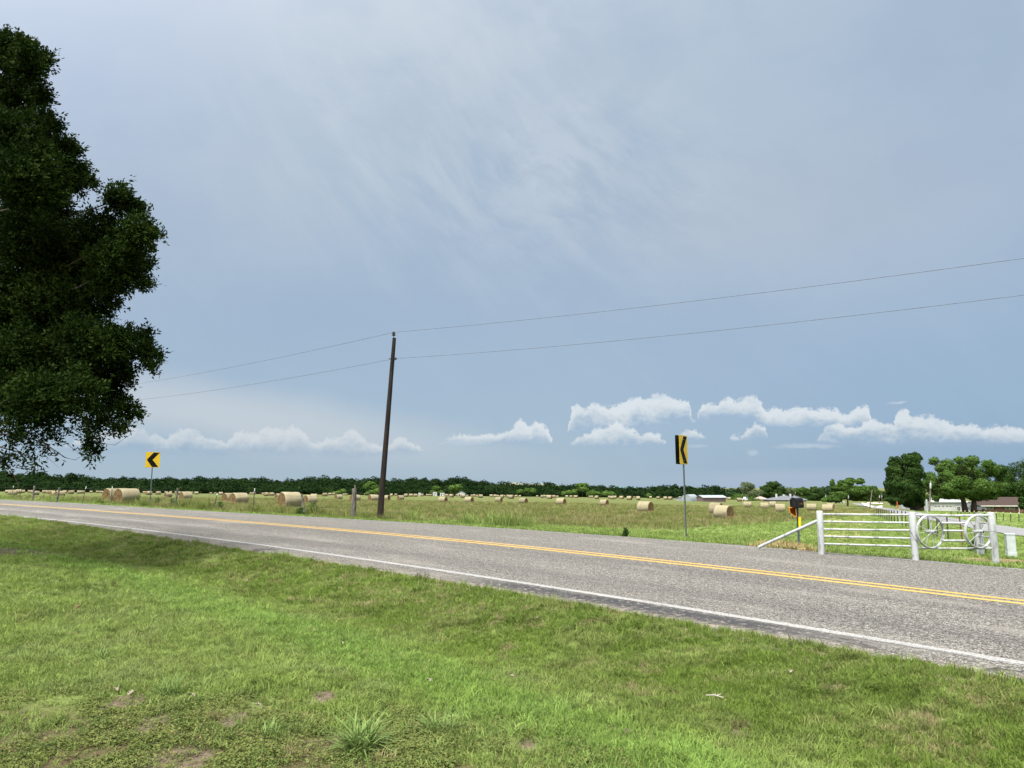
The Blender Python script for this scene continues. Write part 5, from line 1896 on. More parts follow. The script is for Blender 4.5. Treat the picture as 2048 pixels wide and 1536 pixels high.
G_DARK = leaf_mat('dark_leaves', (0.0192, 0.0416, 0.0096), (0.0288, 0.0560, 0.0136), (0.0480, 0.0784, 0.0192), .25, .35)
G_MID = leaf_mat('mid_leaves', (0.0458, 0.0880, 0.0180), (0.0641, 0.1138, 0.0253), (0.1030, 0.1503, 0.0380), .3, .3)
G_LIGHT = leaf_mat('light_leaves', (0.0704, 0.1298, 0.0264), (0.0968, 0.1595, 0.0374), (0.1375, 0.1925, 0.0572), .35, .3)
G_GREY = leaf_mat('greyish_leaves', (.078, .108, .046), (.100, .130, .062), (.140, .160, .085), .35, .3)
G_BLUE = leaf_mat('bluish_leaves', (0.0225, 0.0450, 0.0180), (0.0315, 0.0600, 0.0240), (0.0465, 0.0750, 0.0300), .25, .3)

def midground_trees():
    T = tree
    T('columnar_tree', 1834, 1025, 132, 904, [(1806,923,20,18,1),(1822,916,15,11,1),(1792,943,15,18,1),(1812,946,22,22,1.2),(1786,970,13,22,1),(1804,976,23,26,1.2),(1826,945,10,26,1),(1824,968,11,26,1),(1794,998,18,14,.8),(1817,1000,16,16,.8),(1829,985,7,22,.7),(1834,1002,6,12,.5)],
      'tall dense columnar tree with a thick ivy clad trunk on the right beside the lane', 'tree', G_DARK, 1500, .24, None, [(1838, -.02)], 21, .55, 1., .75)
    T('pecan_tree', 1930, 1020, 140, 910, [(1876,952,17,12,1),(1864,962,11,14,1),(1886,936,13,12,.7),(1892,921,11,9,.5),(1918,924,18,12,.7),(1906,940,18,14,.7),(1942,955,20,16,.8),(1910,958,22,16,.8),(1880,972,18,12,.7),(1950,978,18,12,.8),(1938,930,14,10,.5),(1925,945,22,13,.7),(1955,935,22,14,.8),(1968,945,16,10,.6),(1890,965,26,16,1.1),(1868,978,13,13,1),(1896,980,26,13,1.1),(1930,970,26,18,1.1),(1960,970,28,18,1.1),(1985,975,16,14,.9),(1925,985,20,11,.8),(1862,996,8,8,.6),(1900,992,20,8,.7),(1880,990,14,8,.6),(1955,990,24,14,.9),(1978,990,18,10,.7),(1856,968,7,10,.6)],
      'wide open crowned green tree shading the white building, two dark trunks', 'tree', G_MID, 900, .22, None, [(1929, -.05), (1946, .03)], 22, .5, 1., .5)
    T('large_tree', 2040, 1015, 235, 925, [(2010,955,22,18,1),(2040,945,26,22,1.2),(2070,940,30,26,1.2),(2000,975,18,18,1),(2030,975,28,22,1.2),(2062,975,30,24,1.2),(2095,960,30,34,1.2),(1995,940,12,10,.5),(2012,988,22,9,1),(2050,988,28,9,1)],
      'large dark tree standing behind the brick house at the right edge', 'tree', G_DARK, 900, .36, None, None, 23)
    T('shrub_tree', 2046, 1024, 145, 985, [(2050,1000,7,8,1),(2047,1012,7,7,1),(2058,1006,10,14,1)],
      'small dark bush against the front of the brick house', 'bush', G_DARK, 500, .2, None, None, 24)
    T('small_tree', 1962, 1010, 215, 990, [(1960,997,14,8,1),(1974,996,9,6,.8)],
      'small grey green tree behind the left end of the brick house roof', 'tree', G_GREY, 500, .3, None, None, 25)
    T('spreading_tree', 1695, 1013, 205, 956, [(1680,975,12,10,1),(1695,966,13,9,1),(1710,962,11,7,.9),(1672,966,5,8,.4),(1700,980,20,12,1.2),(1722,980,16,10,1),(1678,990,18,10,1.1),(1706,993,20,10,1.1),(1728,993,17,11,1),(1740,985,9,14,.7),(1668,998,10,8,.7)],
      'broad spreading tree with short trunk standing at the end of the hay field lane', 'tree', G_MID, 900, .34, None, [(1695, 0)], 26)
    T('tall_dark_tree', 1752, 1012, 420, 971, [(1746,980,10,8,1),(1756,988,9,9,1),(1748,995,12,12,1),(1762,1000,9,9,1),(1768,996,8,14,.8)],
      'dark trees behind the lane poles, left of the columnar tree', 'tree', G_DARK, 500, .6, None, None, 27)
    T('oak_tree', 1625, 1006, 400, 970, [(1616,985,9,8,1),(1630,980,10,8,1),(1622,993,14,9,1),(1640,988,10,10,1),(1612,998,9,8,1),(1634,1000,13,7,1)],
      'dark rounded oak right above the mailbox, left of two similar dark trees', 'tree', G_DARK, 520, .55, None, None, 28)
    T('oak_tree', 1655, 1006, 460, 971, [(1650,980,9,7,1),(1660,976,7,6,1),(1668,982,9,8,1),(1655,993,14,9,1),(1668,998,9,8,1),(1645,1000,9,6,1)],
      'dark tree between the oak above the mailbox and the spreading tree', 'tree', G_BLUE, 520, .6, None, None, 29)
    T('round_shrub', 1657, 1008, 330, 990, [(1652,1000,9,6,1),(1662,999,9,7,1)],
      'low lighter green shrub left of the spreading tree', 'bush', G_LIGHT, 320, .4, None, None, 30)
    T('oak_tree', 1545, 1004, 440, 961, [(1545,970,14,9,1),(1555,978,12,9,1),(1533,978,11,8,1),(1545,987,20,10,1.2),(1526,988,8,9,.8),(1562,990,9,9,.8)],
      'tall dark green tree with a domed top behind the grey roofed house', 'tree', G_DARK, 700, .55, None, None, 31)
    T('airy_tree', 1496, 1002, 430, 961, [(1494,969,11,7,.6),(1502,974,8,7,.5),(1487,977,7,6,.4),(1499,985,12,8,.8),(1492,994,10,8,.8),(1508,992,10,9,.8),(1516,985,8,6,.4)],
      'pale airy tree with a see through crown above the white truck', 'tree', G_GREY, 460, .45, None, None, 32)
    T('round_tree', 1576, 1002, 470, 972, [(1576,982,11,9,1),(1570,992,10,8,1),(1584,992,9,8,1)],
      'hazy mid green tree over the ridge of the grey roofed house', 'tree', G_GREY, 420, .6, None, None, 33)
    T('round_tree', 1602, 1002, 480, 972, [(1596,981,9,7,1),(1608,980,8,6,1),(1602,990,13,9,1)],
      'mid green tree between the grey roofed house and the dark oak', 'tree', G_MID, 420, .6, None, None, 34)
    T('evergreen_tree', 1465, 1003, 445, 975, [(1464,982,8,7,1),(1458,990,9,8,1),(1470,991,9,8,1),(1464,997,12,6,1)],
      'dark rounded evergreen at the right end of the brown barn', 'tree', G_BLUE, 450, .5, None, None, 35)
    T('low_tree', 1480, 1004, 420, 985, [(1474,994,9,7,1),(1486,993,9,6,1),(1468,998,8,6,1)],
      'low green tree between the evergreen and the white pickup truck', 'tree', G_MID, 420, .45, None, None, 36)
    T('round_bush', 1507, 1006, 330, 992, [(1507,999,10,7,1),(1501,1001,6,5,.6),(1513,1001,6,5,.6)],
      'dark round clipped bush between white truck and beige roofed house', 'bush', G_MID, 500, .26, None, None, 37)
    T('leafy_bush', 750, 992, 470, 978, [(745,984,7,5,1),(755,982,9,7,1),(736,987,6,4,1)],
      'bright green bush at the wood edge behind the utility pole foot', 'bush', G_LIGHT, 420, .5, None, None, 38)
    T('leafy_bush', 684, 988, 480, 976, [(686,982,7,5,1),(678,985,8,4,1),(668,986,7,3.5,.8)],
      'bright green bush at the wood edge left of the thick fence post', 'bush', G_LIGHT, 420, .5, None, None, 39)
    T('leafy_tree', 742, 989, 520, 962, [(742,968,11,6,1),(735,973,8,5,1),(750,974,9,6,1)],
      'rounded lighter tree in the wood just left of the utility pole', 'tree', G_MID, 420, .7, None, None, 40)
    T('leafy_tree', 912, 992, 520, 971, [(905,976,8,6,1),(917,974,9,6,1),(911,983,13,6,1)],
      'pale rounded tree in the wood above the white farmhouse', 'tree', G_LIGHT, 420, .7, None, None, 41)
    T('leafy_tree', 873, 991, 520, 971, [(873,977,9,6,1),(868,984,9,5,1),(880,984,8,5,1)],
      'lighter round tree in the wood above the two white trailers', 'tree', G_MID, 420, .7, None, None, 42)
    T('leafy_tree', 1165, 993, 540, 966, [(1158,970,9,4,1),(1170,970,8,5,1),(1164,978,14,6,1)],
      'taller light green crown rising above the wood right of the pale hill', 'tree', G_LIGHT, 420, .7, None, None, 43)
    T('leafy_tree', 1143, 993, 510, 978, [(1138,985,7,5,1),(1147,984,8,6,1),(1128,987,6,5,1)],
      'cluster of bright round bushes in front of the wood below the pale hill end', 'bush', G_LIGHT, 420, .6, None, None, 44)
    T('leafy_bush', 1218, 996, 500, 982, [(1213,987,9,6,1),(1224,988,8,6,1)],
      'light green rounded bush at the wood edge above the pair of tiny bales', 'bush', G_LIGHT, 420, .55, None, None, 45)
    T('leafy_tree', 1190, 995, 520, 979, [(1186,986,9,7,1),(1196,988,8,6,1),(1177,989,6,6,.8)],
      'mid green round tree in the wood edge beyond the field, right of centre', 'tree', G_MID, 420, .6, None, None, 46)
    T('leafy_tree', 1058, 992, 520, 974, [(1054,981,8,5,1),(1065,982,9,6,1),(1040,983,8,5,.8)],
      'lighter tree clump in the wood straight below the pale hill', 'tree', G_MID, 420, .65, None, None, 47)
    T('leafy_bush', 1296, 998, 460, 985, [(1296,991,6,6,1),(1301,994,4,4,.8)],
      'small bright green tree in front of the wood above the large lone bale', 'tree', G_LIGHT, 420, .45, None, None, 48)
midground_trees()

# the far wood: one unbroken belt of crowns
def wood():
    rs = np.random.RandomState(77)
    topu = [-160,0,40,70,100,150,220,300,400,500,600,640,700,760,800,850,885,940,985,1040,1065,1120,1165,1200,1260,1330,1360,1400,1430,1460,1520,1600,1700]
    topv = [938,940,946,944,951,949,955,955,954,957,959,954,956,956,957,955,960,957,963,966,964,969,968,972,974,973,970,972,972,977,980,980,985]
    L = []
    u = -260.
    rows = [(640, 1.0, 9.), (610, .86, 9.), (580, .66, 8.), (555, .42, 7.)]
    for Y, hf, step in rows:
        u = -260. + rs.uniform(0, 8)
        while u < (1480 if hf < .95 else 1720):
            p = GX(u, Y)
            k = Y / FPX
            tv = np.interp(u, topu, topv) + rs.uniform(-2.2, 4.5)
            top = at(u, tv, Y).z
            hgt = max((top - p.z), 4) * hf * rs.uniform(.86, 1.06)
            r = rs.uniform(3.6, 6.0)
            L.append((p.x, Y + rs.uniform(-10, 10), p.z + hgt - r * .75, r, r, r * .85, 1.0))
            L.append((p.x + rs.uniform(-2, 2), Y + rs.uniform(-8, 8), p.z + hgt * .42, r * 1.05, r, hgt * .45, 1.1))
            u += step * rs.uniform(.7, 1.4)
    C, Nn = crown_points(L, 420, rs, .72, .28)
    V, F = quads(C, Nn, .62, rs, .75)
    m, t = new_mat('wood_leaves')
    g = t.n('ShaderNodeNewGeometry', out=0)
    n = t.noise(g, .055, 3, .6)
    n2 = t.noise(g, .22, 3, .6)
    c = t.mix(t.ss(n, .40, .62), (0.0066, 0.0154, 0.0051), (0.0119, 0.0245, 0.0072))
    c = t.mix(t.m('MULTIPLY', t.ss(n2, .55, .72), .6), c, (0.0225, 0.0399, 0.0127))
    finish(t, c, 1., .0, transl=.12)
    o = npobj('wood', V, F, [m])
    tag(o, 'dark green belt of woodland along the far edge of the hay field', 'wood', None, 'stuff')
wood()

# hills beyond
def hill(name, us, vs, Y, mat):
    V, F = [], []
    n = len(us)
    for j, (dy, f) in enumerate(((-500, -.6), (-150, .7), (0, 1.), (300, .8), (900, -.6))):
        for u, v in zip(us, vs):
            p = at(u, v, Y)
            b = float(H(p.x, Y))
            q = (Y + dy) / Y
            V.append((p.x * q, Y + dy, b - 15 + (p.z - b + 15) * max(f, 0)))
    for j in range(4):
        for i in range(n - 1):
            F.append((j * n + i, j * n + i + 1, (j + 1) * n + i + 1, (j + 1) * n + i))
    struct(obj(name, V, F, mat, None, True))
hm = simple('pale_hill_grass', (.200, .190, .135), (.150, .160, .115), .02, .95, .1, bump=0, detail=6)
hill('pale_hill', [960,985,1010,1035,1060,1085,1100,1115,1125,1140], [985,970,966,965,967.5,967,968.5,970,972.5,985], 2300, hm)
hb = simple('hazy_hill_wood', (.060, .110, .115), (.075, .125, .120), .02, .95, .1, bump=0, detail=6)  # distance haze put into the bluish colour of the wood
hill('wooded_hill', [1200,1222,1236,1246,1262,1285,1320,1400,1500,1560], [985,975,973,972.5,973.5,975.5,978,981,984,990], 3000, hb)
# ------------------------------------------------------------------ buildings
BRICK = simple('brown_brick', (0.1400, 0.0735, 0.0490), (0.0840, 0.0455, 0.0336), 9., .9, .15, bump=.4, c3=(0.1750, 0.1155, 0.0840), s3=4.)
SHING = simple('brown_shingles', (0.0468, 0.0330, 0.0275), (0.0330, 0.0231, 0.0198), 4., .9, .1, bump=.4)
SHINGG = simple('grey_shingles', (.105, .115, .125), (.080, .088, .098), 2., .9, .1, bump=.3)
SHINGB = simple('beige_shingles', (.26, .215, .175), (.21, .17, .14), 2., .9, .1, bump=.3)
WMET = simple('white_metal', (0.3578, 0.3715, 0.3715), (0.3234, 0.3371, 0.3371), 2., .5, .3, .1, .05)
BMET = simple('brown_metal_wall', (.145, .105, .098), (.115, .082, .078), 1.5, .6, .3, bump=.1)
GMET = simple('grey_metal', (.215, .245, .255), (.17, .195, .205), 1.5, .5, .4, .3, .05)
RMET = simple('bright_metal_roof', (0.3000, 0.3375, 0.3450), (0.2550, 0.2850, 0.2925), 1.5, .45, .4, .3, .05)
GLS = simple('dark_window_glass', (.020, .024, .030), None, 4., .08, .6, bump=0)
TRIM = simple('cream_trim', (.44, .42, .37), None, 3., .6, .3, bump=0)
SHUT = simple('dark_shutter', (.030, .018, .024), None, 3., .6, .3, bump=0)
PALEB = simple('pale_brick', (.26, .20, .165), (.20, .15, .12), 3., .9, .15, bump=.2)
WALLW = simple('white_siding', (0.3608, 0.3608, 0.3477), (0.3149, 0.3149, 0.3018), 1.5, .7, .2, bump=0)

def hip(m, x0, x1, y0, y1, z0, z1, inset=None, mi=0):
    """hipped roof with the ridge along x; its eaves have a thickness"""
    h = (y1 - y0) / 2
    i = h if inset is None else inset
    ym = (y0 + y1) / 2
    V = [(x0, y0, z0), (x1, y0, z0), (x1, y1, z0), (x0, y1, z0), (x0 + i, ym, z1), (x1 - i, ym, z1), (x0, y0, z0 - .18), (x1, y0, z0 - .18), (x1, y1, z0 - .18), (x0, y1, z0 - .18)]
    F = [(0, 1, 5, 4), (1, 2, 5), (2, 3, 4, 5), (3, 0, 4), (6, 7, 1, 0), (7, 8, 2, 1), (8, 9, 3, 2), (9, 6, 0, 3), (9, 8, 7, 6)]
    m.add([Vector(v) for v in V], F, mi)

def gable(m, x0, x1, y0, y1, z0, z1, th=.12, mi=0):
    """pitched roof slabs, ridge along x"""
    ym = (y0 + y1) / 2
    for a, b in ((y0, ym), (y1, ym)):
        V = [(x0, a, z0), (x1, a, z0), (x1, b, z1), (x0, b, z1)]
        m.add([Vector(v) for v in V] + [Vector(v) - Vector((0, 0, th)) for v in V], [(0, 1, 2, 3), (7, 6, 5, 4), (0, 4, 5, 1), (1, 5, 6, 2), (2, 6, 7, 3), (3, 7, 4, 0)], mi)

def window(e, x, z, w, h, y, frame=TRIM, shutters=None, panes=2):
    """frame > pane; y is the wall's front plane"""
    f = MB()
    t = .07
    f.box((x, y - .03, z + h / 2 - t / 2), (w, .07, t))
    f.box((x, y - .03, z - h / 2 + t / 2), (w, .07, t))
    for q in ([-w / 2 + t / 2, w / 2 - t / 2] + ([0] if panes == 2 else [])):
        f.box((x + q, y - .03, z), (t, .068, h - 2 * t))
    o = f.build('window', frame, e)
    g = MB()
    g.box((x, y - .008, z), (w - t, .02, h - t))
    g.build('pane', GLS, o)
    if shutters:
        for sgn in (-1, 1):
            s = MB()
            s.box((x + sgn * (w / 2 + .24), y - .025, z), (.42, .05, h + .1))
            s.build('shutter', shutters, o)
    return o

def brick_house():
    Y = 165.
    k = Y / FPX
    g = GX(2000, Y)
    e = empty('brick_house', g)
    X = lambda u: (at(u, 1000, Y) - g).x
    Z = lambda v: (at(2000, v, Y) - g).z
    zb = min(0, Z(1026))
    x0, x1 = X(1957), X(2125)
    ze = Z(1011.5)
    m = MB()
    m.box(((x0 + x1) / 2, 4.5, (zb + ze) / 2), (x1 - x0, 9, ze - zb))
    m.build('wall', BRICK, e)
    m = MB()
    hip(m, X(1953), X(2035), -.7, 9.8, ze + .05, Z(999.3), 4.2)
    hip(m, X(1996), X(2130), -.3, 13, ze + .06, Z(994.7), 3.0)
    r = m.build('roof', SHING, e)
    m = MB()
    m.box(((X(1953) + X(2130)) / 2, -.72, ze - .03), (X(2130) - X(1953), .05, .22))
    m.build('fascia', TRIM, r)
    zw, hw = Z(1015.4), max(Z(1012.6) - Z(1018.4), .6)
    for u0, u1 in ((1968, 1985), (2008, 2028), (2052, 2070)):
        window(e, (X(u0) + X(u1)) / 2, zw, X(u1) - X(u0), hw, 0, TRIM, SHUT)
    for u in (1959.5, 2033):
        m = MB()
        m.tube([(X(u), -.55, zb), (X(u), -.55, ze - .1)], .07, 8)
        m.build('porch_post', TRIM, e)
    tag(e, 'low brown brick ranch house with brown hipped roof and dark shuttered windows', 'house')
brick_house()

def white_building():
    Y = 160.
    g = GX(1895, Y)
    e = empty('metal_building', g)
    X = lambda u: (at(u, 1000, Y) - g).x
    Z = lambda v: (at(1895, v, Y) - g).z
    zb = min(0, Z(1023))
    x0, x1, ze, zr = X(1856), X(1926), Z(1004.5), Z(995)
    m = MB()
    m.box(((x0 + x1) / 2, 6, (zb + ze) / 2), (x1 - x0, 12, ze - zb))
    for x in (x0, x1 - .1):
        m.prism([Vector((x, 0, ze)), Vector((x, 12, ze)), Vector((x, 6, zr))], (.1, 0, 0))
    # ribs of the sheet metal
    n = 26
    for i in range(n):
        m.box((x0 + (i + .5) * (x1 - x0) / n, -.01, (zb + ze) / 2), (.05, .03, ze - zb - .05))
    m.build('wall', WMET, e)
    m = MB()
    gable(m, x0 - .3, x1 + .3, -.4, 12.4, ze + .1, zr + .15)
    m.build('roof', WMET, e)
    m = MB()
    xd0, xd1 = X(1867), X(1903)
    m.box(((xd0 + xd1) / 2, -.05, (zb + Z(1009)) / 2), (xd1 - xd0, .06, Z(1009) - zb))
    d = m.build('garage_door', WALLW, e)
    for u in (1870, 1876.5, 1884.5, 1893, 1899.5):
        w = MB()
        w.box((X(u), -.09, Z(1012.6)), (X(u + 2) - X(u - 2), .03, .17))
        w.build('pane', GLS, d)
    m = MB()
    m.box((X(1915), -.05, (zb + Z(1012)) / 2), (X(1919) - X(1911), .06, Z(1012) - zb))
    dr = m.build('door', WALLW, e)
    # a wreath on the door
    m = MB()
    c = Vector((X(1915.2), -.11, Z(1017)))
    N = 18
    m.tube([c + Vector((math.cos(2 * PI * i / N) * .22, 0, math.sin(2 * PI * i / N) * .30)) for i in range(N + 1)], .08, 6, jit=.25)
    m.build('wreath', G_DARK, dr)
    m = MB()
    m.box((X(1906.5), -.04, Z(1010)), (X(1910) - X(1903.5), .05, .30))
    m.build('wall_sign', TRIM, e)
    m = MB()
    m.box((X(1917), 5.5, zr + .3), (.7, .7, .7))
    m.prism([Vector((X(1917) - .5, 5.0, zr + .65)), Vector((X(1917) + .5, 5.0, zr + .65)), Vector((X(1917), 5.0, zr + 1.2))], (0, 1., 0))
    m.build('cupola', WMET, e)
    tag(e, 'white metal garage building with a row of small dark door windows under trees', 'building')
    # smaller shed to its right, seen between the trunks
    g = GX(1938, 168)
    e = empty('shed', g)
    X = lambda u: (at(u, 1000, 168) - g).x
    Z = lambda v: (at(1938, v, 168) - g).z
    zb = min(0, Z(1023))
    m = MB()
    P = [Vector((X(1928), 0, zb)), Vector((X(1949), 0, zb)), Vector((X(1949), 0, Z(1006.5))), Vector((X(1941), 0, Z(1005))), Vector((X(1935), 0, Z(1004)))  , Vector((X(1928), 0, Z(1010)))]
    m.prism(P, (0, 6, 0))
    m.build('wall', WMET, e)
    m = MB()
    P2 = [P[5] + Vector((-.2, -.3, .02)), P[4] + Vector((0, -.3, .06)), P[2] + Vector((.3, -.3, .05)), P[2] + Vector((.3, -.3, .17)), P[4] + Vector((0, -.3, .2)), P[5] + Vector((-.2, -.3, .16))]
    m.prism(P2, (0, 6.6, 0))
    m.build('roof', WMET, e)
    tag(e, 'small white shed seen between two tree trunks left of the brick house', 'shed')
white_building()

def barn():
    g = G(1430, 1004)
    Y = min(g.y, 420)
    g = GX(1430, Y)
    k = Y / FPX
    e = empty('barn', g)
    X = lambda u: (at(u, 1000, Y) - g).x
    Z = lambda v: (at(1430, v, Y) - g).z
    zb = min(-.2, Z(1004))
    ze, zr = Z(995.2), Z(991.2)
    m = MB()
    x0, x1 = X(1405.5), X(1453)
    D = 34 * k
    rot = Matrix.Rotation(R(-9), 3, 'Z')
    m.box(((x0 + x1) / 2, D / 2, (zb + ze) / 2), (x1 - x0, D, ze - zb))
    for x in (x0, x1 - .1):
        m.prism([Vector((x, 0, ze)), Vector((x, D, ze)), Vector((x, D / 2, zr))], (.1, 0, 0))
    n = 30
    for i in range(n):
        m.box((x0 + (i + .5) * (x1 - x0) / n, -.015, (zb + ze) / 2), (.07, .04, ze - zb - .04))
    m.build('wall', BMET, e)
    m = MB()
    gable(m, x0 - .3, x1 + .3, -.5, D + .5, ze + .05, zr + .12)
    m.build('roof', RMET, e)
    e.rotation_euler = (0, 0, R(8))
    tag(e, 'long brown metal barn with a pale roof right of the chevron sign post', 'barn')
    # rounded hut
    Y2 = Y + 20
    g = GX(1372, Y2)
    e = empty('quonset_hut', g)
    k = Y2 / FPX
    zb = min(-.2, (at(1372, 1003, Y2) - g).z)
    rx, rz = 10.5 * k, (at(1372, 989, Y2) - g).z - zb
    N = 20
    arc = [Vector((-rx * math.cos(PI * i / N), 0, zb + rz * math.sin(PI * i / N) ** .8)) for i in range(N + 1)]
    m = MB()
    m.prism([Vector((p.x * .97, .05, zb + (p.z - zb) * .97)) for p in arc], (0, .12, 0))
    m.build('end_wall', GMET, e)
    m = MB()
    L = 9.
    V = arc + [p + Vector((0, L, 0)) for p in arc]
    V += [Vector((p.x * .98, p.y, zb + (p.z - zb) * .98)) for p in V]
    q = 2 * (N + 1)
    F = []
    for i in range(N):
        F += [(i, i + 1, N + 2 + i, N + 1 + i), (q + i, q + N + 1 + i, q + N + 2 + i, q + i + 1), (i, q + i, q + i + 1, i + 1)]
    m.add(V, F)
    m.build('roof', RMET, e, True)
    m = MB()
    m.box((-rx * 1.5, 2.5, zb + rz * .25), (rx * 1.1, 5, rz * .5))
    m.prism([Vector((-rx * 2.1, -.2, zb + rz * .48)), Vector((-rx * .96, -.2, zb + rz * .64)), Vector((-rx * .96, -.2, zb + rz * .60)), Vector((-rx * 2.1, -.2, zb + rz * .44))], (0, 5.4, 0))
    m.build('lean_to', GMET, e)
    e.rotation_euler = (0, 0, R(-30))
    tag(e, 'grey rounded quonset hut with lean-to just behind the right chevron sign post', 'barn')
barn()

def grey_house():
    Y = 330.
    g = GX(1575, Y)
    e = empty('grey_roofed_house', g)
    X = lambda u: (at(u, 1000, Y) - g).x
    Z = lambda v: (at(1575, v, Y) - g).z
    zb = min(-.1, Z(1008))
    ze = Z(1000)
    x0, x1 = X(1540), X(1612)
    m = MB()
    m.box(((x0 + x1) / 2, 6, (zb + ze) / 2), (x1 - x0, 12, ze - zb))
    m.build('wall', PALEB, e)
    m = MB()
    hip(m, X(1536), X(1575), -.8, 9, ze + .05, Z(994.8), 4)
    hip(m, X(1556), X(1600), -.4, 14, ze + .07, Z(989.5), 5.5)
    hip(m, X(1580), X(1615), -.6, 12, ze + .06, Z(991), 4.5)
    r = m.build('roof', SHINGG, e)
    for u, vt, vb in ((1562.5, 988, 996), (1577.8, 989, 994), (1591, 988, 995)):
        c = MB()
        zt, zz = Z(vt), Z(vb) - 1
        c.box((X(u), 6, (zt + zz) / 2), (.7, .7, zt - zz), bev=.02)
        c.build('chimney', WALLW, r)
    for u in (1552, 1565, 1572, 1586, 1600):
        window(e, X(u), (ze + zb) / 2 + .25, 1.0, .9, 0, WALLW, None, 1)
    m = MB()
    m.box((X(1579), -.03, (ze + zb) / 2), (.95, .08, ze - zb - .1))
    m.build('door', WALLW, e)
    tag(e, 'pale brick house with grey hipped roof and white chimneys behind the mailbox', 'house')
    Y = 345.
    g = GX(1527, Y)
    e = empty('beige_roofed_house', g)
    X = lambda u: (at(u, 1000, Y) - g).x
    Z = lambda v: (at(1527, v, Y) - g).z
    zb = min(-.1, Z(1007.5))
    ze = Z(998.2)
    m = MB()
    m.box((0, 4, (zb + ze) / 2), (X(1534) - X(1519), 8, ze - zb))
    m.build('wall', PALEB, e)
    m = MB()
    hip(m, X(1516.5), X(1536.5), -.7, 8.7, ze + .05, Z(992.8), 2.2)
    m.build('roof', SHINGB, e)
    for u in (1522.5, 1530):
        window(e, X(u), (ze + zb) / 2 + .15, 1.0, 1., 0, WALLW, None, 1)
    tag(e, 'small beige roofed house between the round bush and the grey roofed house', 'house')
grey_house()

def far_white(u0, u1, vt, vb, Y, label, name, gab):
    uc = (u0 + u1) / 2
    g = GX(uc, Y)
    e = empty(name, g)
    k = Y / FPX
    w = (u1 - u0) * k
    z0, z1 = min(0, (at(uc, vb, Y) - g).z), (at(uc, vt, Y) - g).z
    hw = z1 if not gab else z0 + (z1 - z0) * .6
    m = MB()
    m.box((0, w * .4, (z0 + hw) / 2), (w, w * .8, hw - z0), bev=.05)
    if gab:
        m.prism([Vector((-w / 2, 0, hw)), Vector((w / 2, 0, hw)), Vector((0, 0, z1))], (0, .1, 0))
    m.build('wall', WALLW, e)
    m = MB()
    if gab:
        for s in (-1, 1):
            m.prism([Vector((0, -.2, z1 + .02)), Vector((s * w * .56, -.2, hw - .2)), Vector((s * w * .56, -.2, hw)), Vector((0, -.2, z1 + .24))], (0, w, 0))
        m.build('roof', GMET, e)
    else:
        m.box((0, w * .4, hw + .06), (w * 1.04, w * .84, .12), bev=.03)
        m.build('roof', WALLW, e)
    m = MB()
    m.box((-w * .18, -.02, z0 + (hw - z0) * .42), (w * .16, .05, (hw - z0) * .7))
    m.box((w * .22, -.02, z0 + (hw - z0) * .6), (w * .2, .05, (hw - z0) * .3))
    m.build('opening', GLS, e)
    tag(e, label, 'building' if gab or name == 'shed' else 'trailer')
far_white(914, 930, 983.6, 992.5, 500, 'tiny white gabled farmhouse at the wood edge, right of the white trailers', 'farmhouse', True)
far_white(865.5, 873.5, 984.8, 991.5, 490, 'left one of two small white trailers at the wood edge beyond the bales', 'trailer', False)
far_white(880, 888.5, 986, 992, 490, 'right one of two small white trailers at the wood edge beyond the bales', 'trailer', False)
far_white(836.5, 841.5, 986, 992, 480, 'tiny white shed at the wood edge, left of the white trailers', 'shed', False)
far_white(1673, 1689, 1003.5, 1010, 300, 'long low white shed at the left of the spreading tree trunk', 'shed', False)

# ------------------------------------------------------------------ vehicles far off
CARW = simple('white_car_paint', (.55, .56, .57), None, 3, .25, .5, bump=0)
CARG = simple('grey_car_paint', (.10, .105, .11), None, 3, .25, .5, bump=0)
TYRE = simple('tyre_rubber', (.015, .015, .015), None, 5, .85, .2, bump=0)
def vehicle(name, u, Y, L, rz, mat, label, cat, pickup):
    g = GX(u, Y)
    e = empty(name, g, rz)
    m = MB()
    W = 1.85
    if pickup:
        prof = [(-L / 2, .45), (L / 2, .45), (L / 2, .95), (L * .26, 1.02), (L * .26, 1.0), (-L / 2, 1.0)]
        cab = [(L * .25, 1.0), (L * .12, 1.72), (-L * .10, 1.72), (-L * .12, 1.0)]
    else:
        prof = [(-L / 2, .4), (L / 2, .4), (L / 2, .85), (L * .30, .98), (-L / 2, 1.0)]
        cab = [(L * .30, .98), (L * .12, 1.6), (-L * .36, 1.6), (-L * .47, 1.0)]
    m.prism([Vector((x, -W / 2, z)) for x, z in prof], (0, W, 0))
    m.build('body', mat, e)
    m = MB()
    m.prism([Vector((x, -W / 2 + .08, z)) for x, z in cab], (0, W - .16, 0))
    c = m.build('cab', mat, e)
    m = MB()
    cc = Vector((sum(x for x, z in cab) / 4, 0, sum(z for x, z in cab) / 4))
    m.prism([Vector((cc.x + (x - cc.x) * .8, -W / 2 + .06, cc.z + (z - cc.z) * .72)) for x, z in cab], (0, W - .12, 0))
    m.build('window', GLS, c)
    for sx in (-.31, .31):
        for sy in (-1, 1):
            m = MB()
            m.tube([Vector((L * sx, sy * (W / 2 - .2), .36)), Vector((L * sx, sy * (W / 2 + .02), .36))], .36, 14)
            m.build('wheel', TYRE, e)
    tag(e, label, cat)
vehicle('pickup_truck', 1491, 345, 5.4, R(20), CARW, 'white pickup truck parked left of the round bush by the far houses', 'truck', True)
vehicle('parked_car', 1947, 158, 4.4, R(10), CARG, 'grey car parked between the tree trunk and the brick house', 'car', False)
vehicle('parked_car', 1808, 330, 4.6, R(15), CARW, 'tiny white car far off under the columnar tree beside the lane', 'car', False)

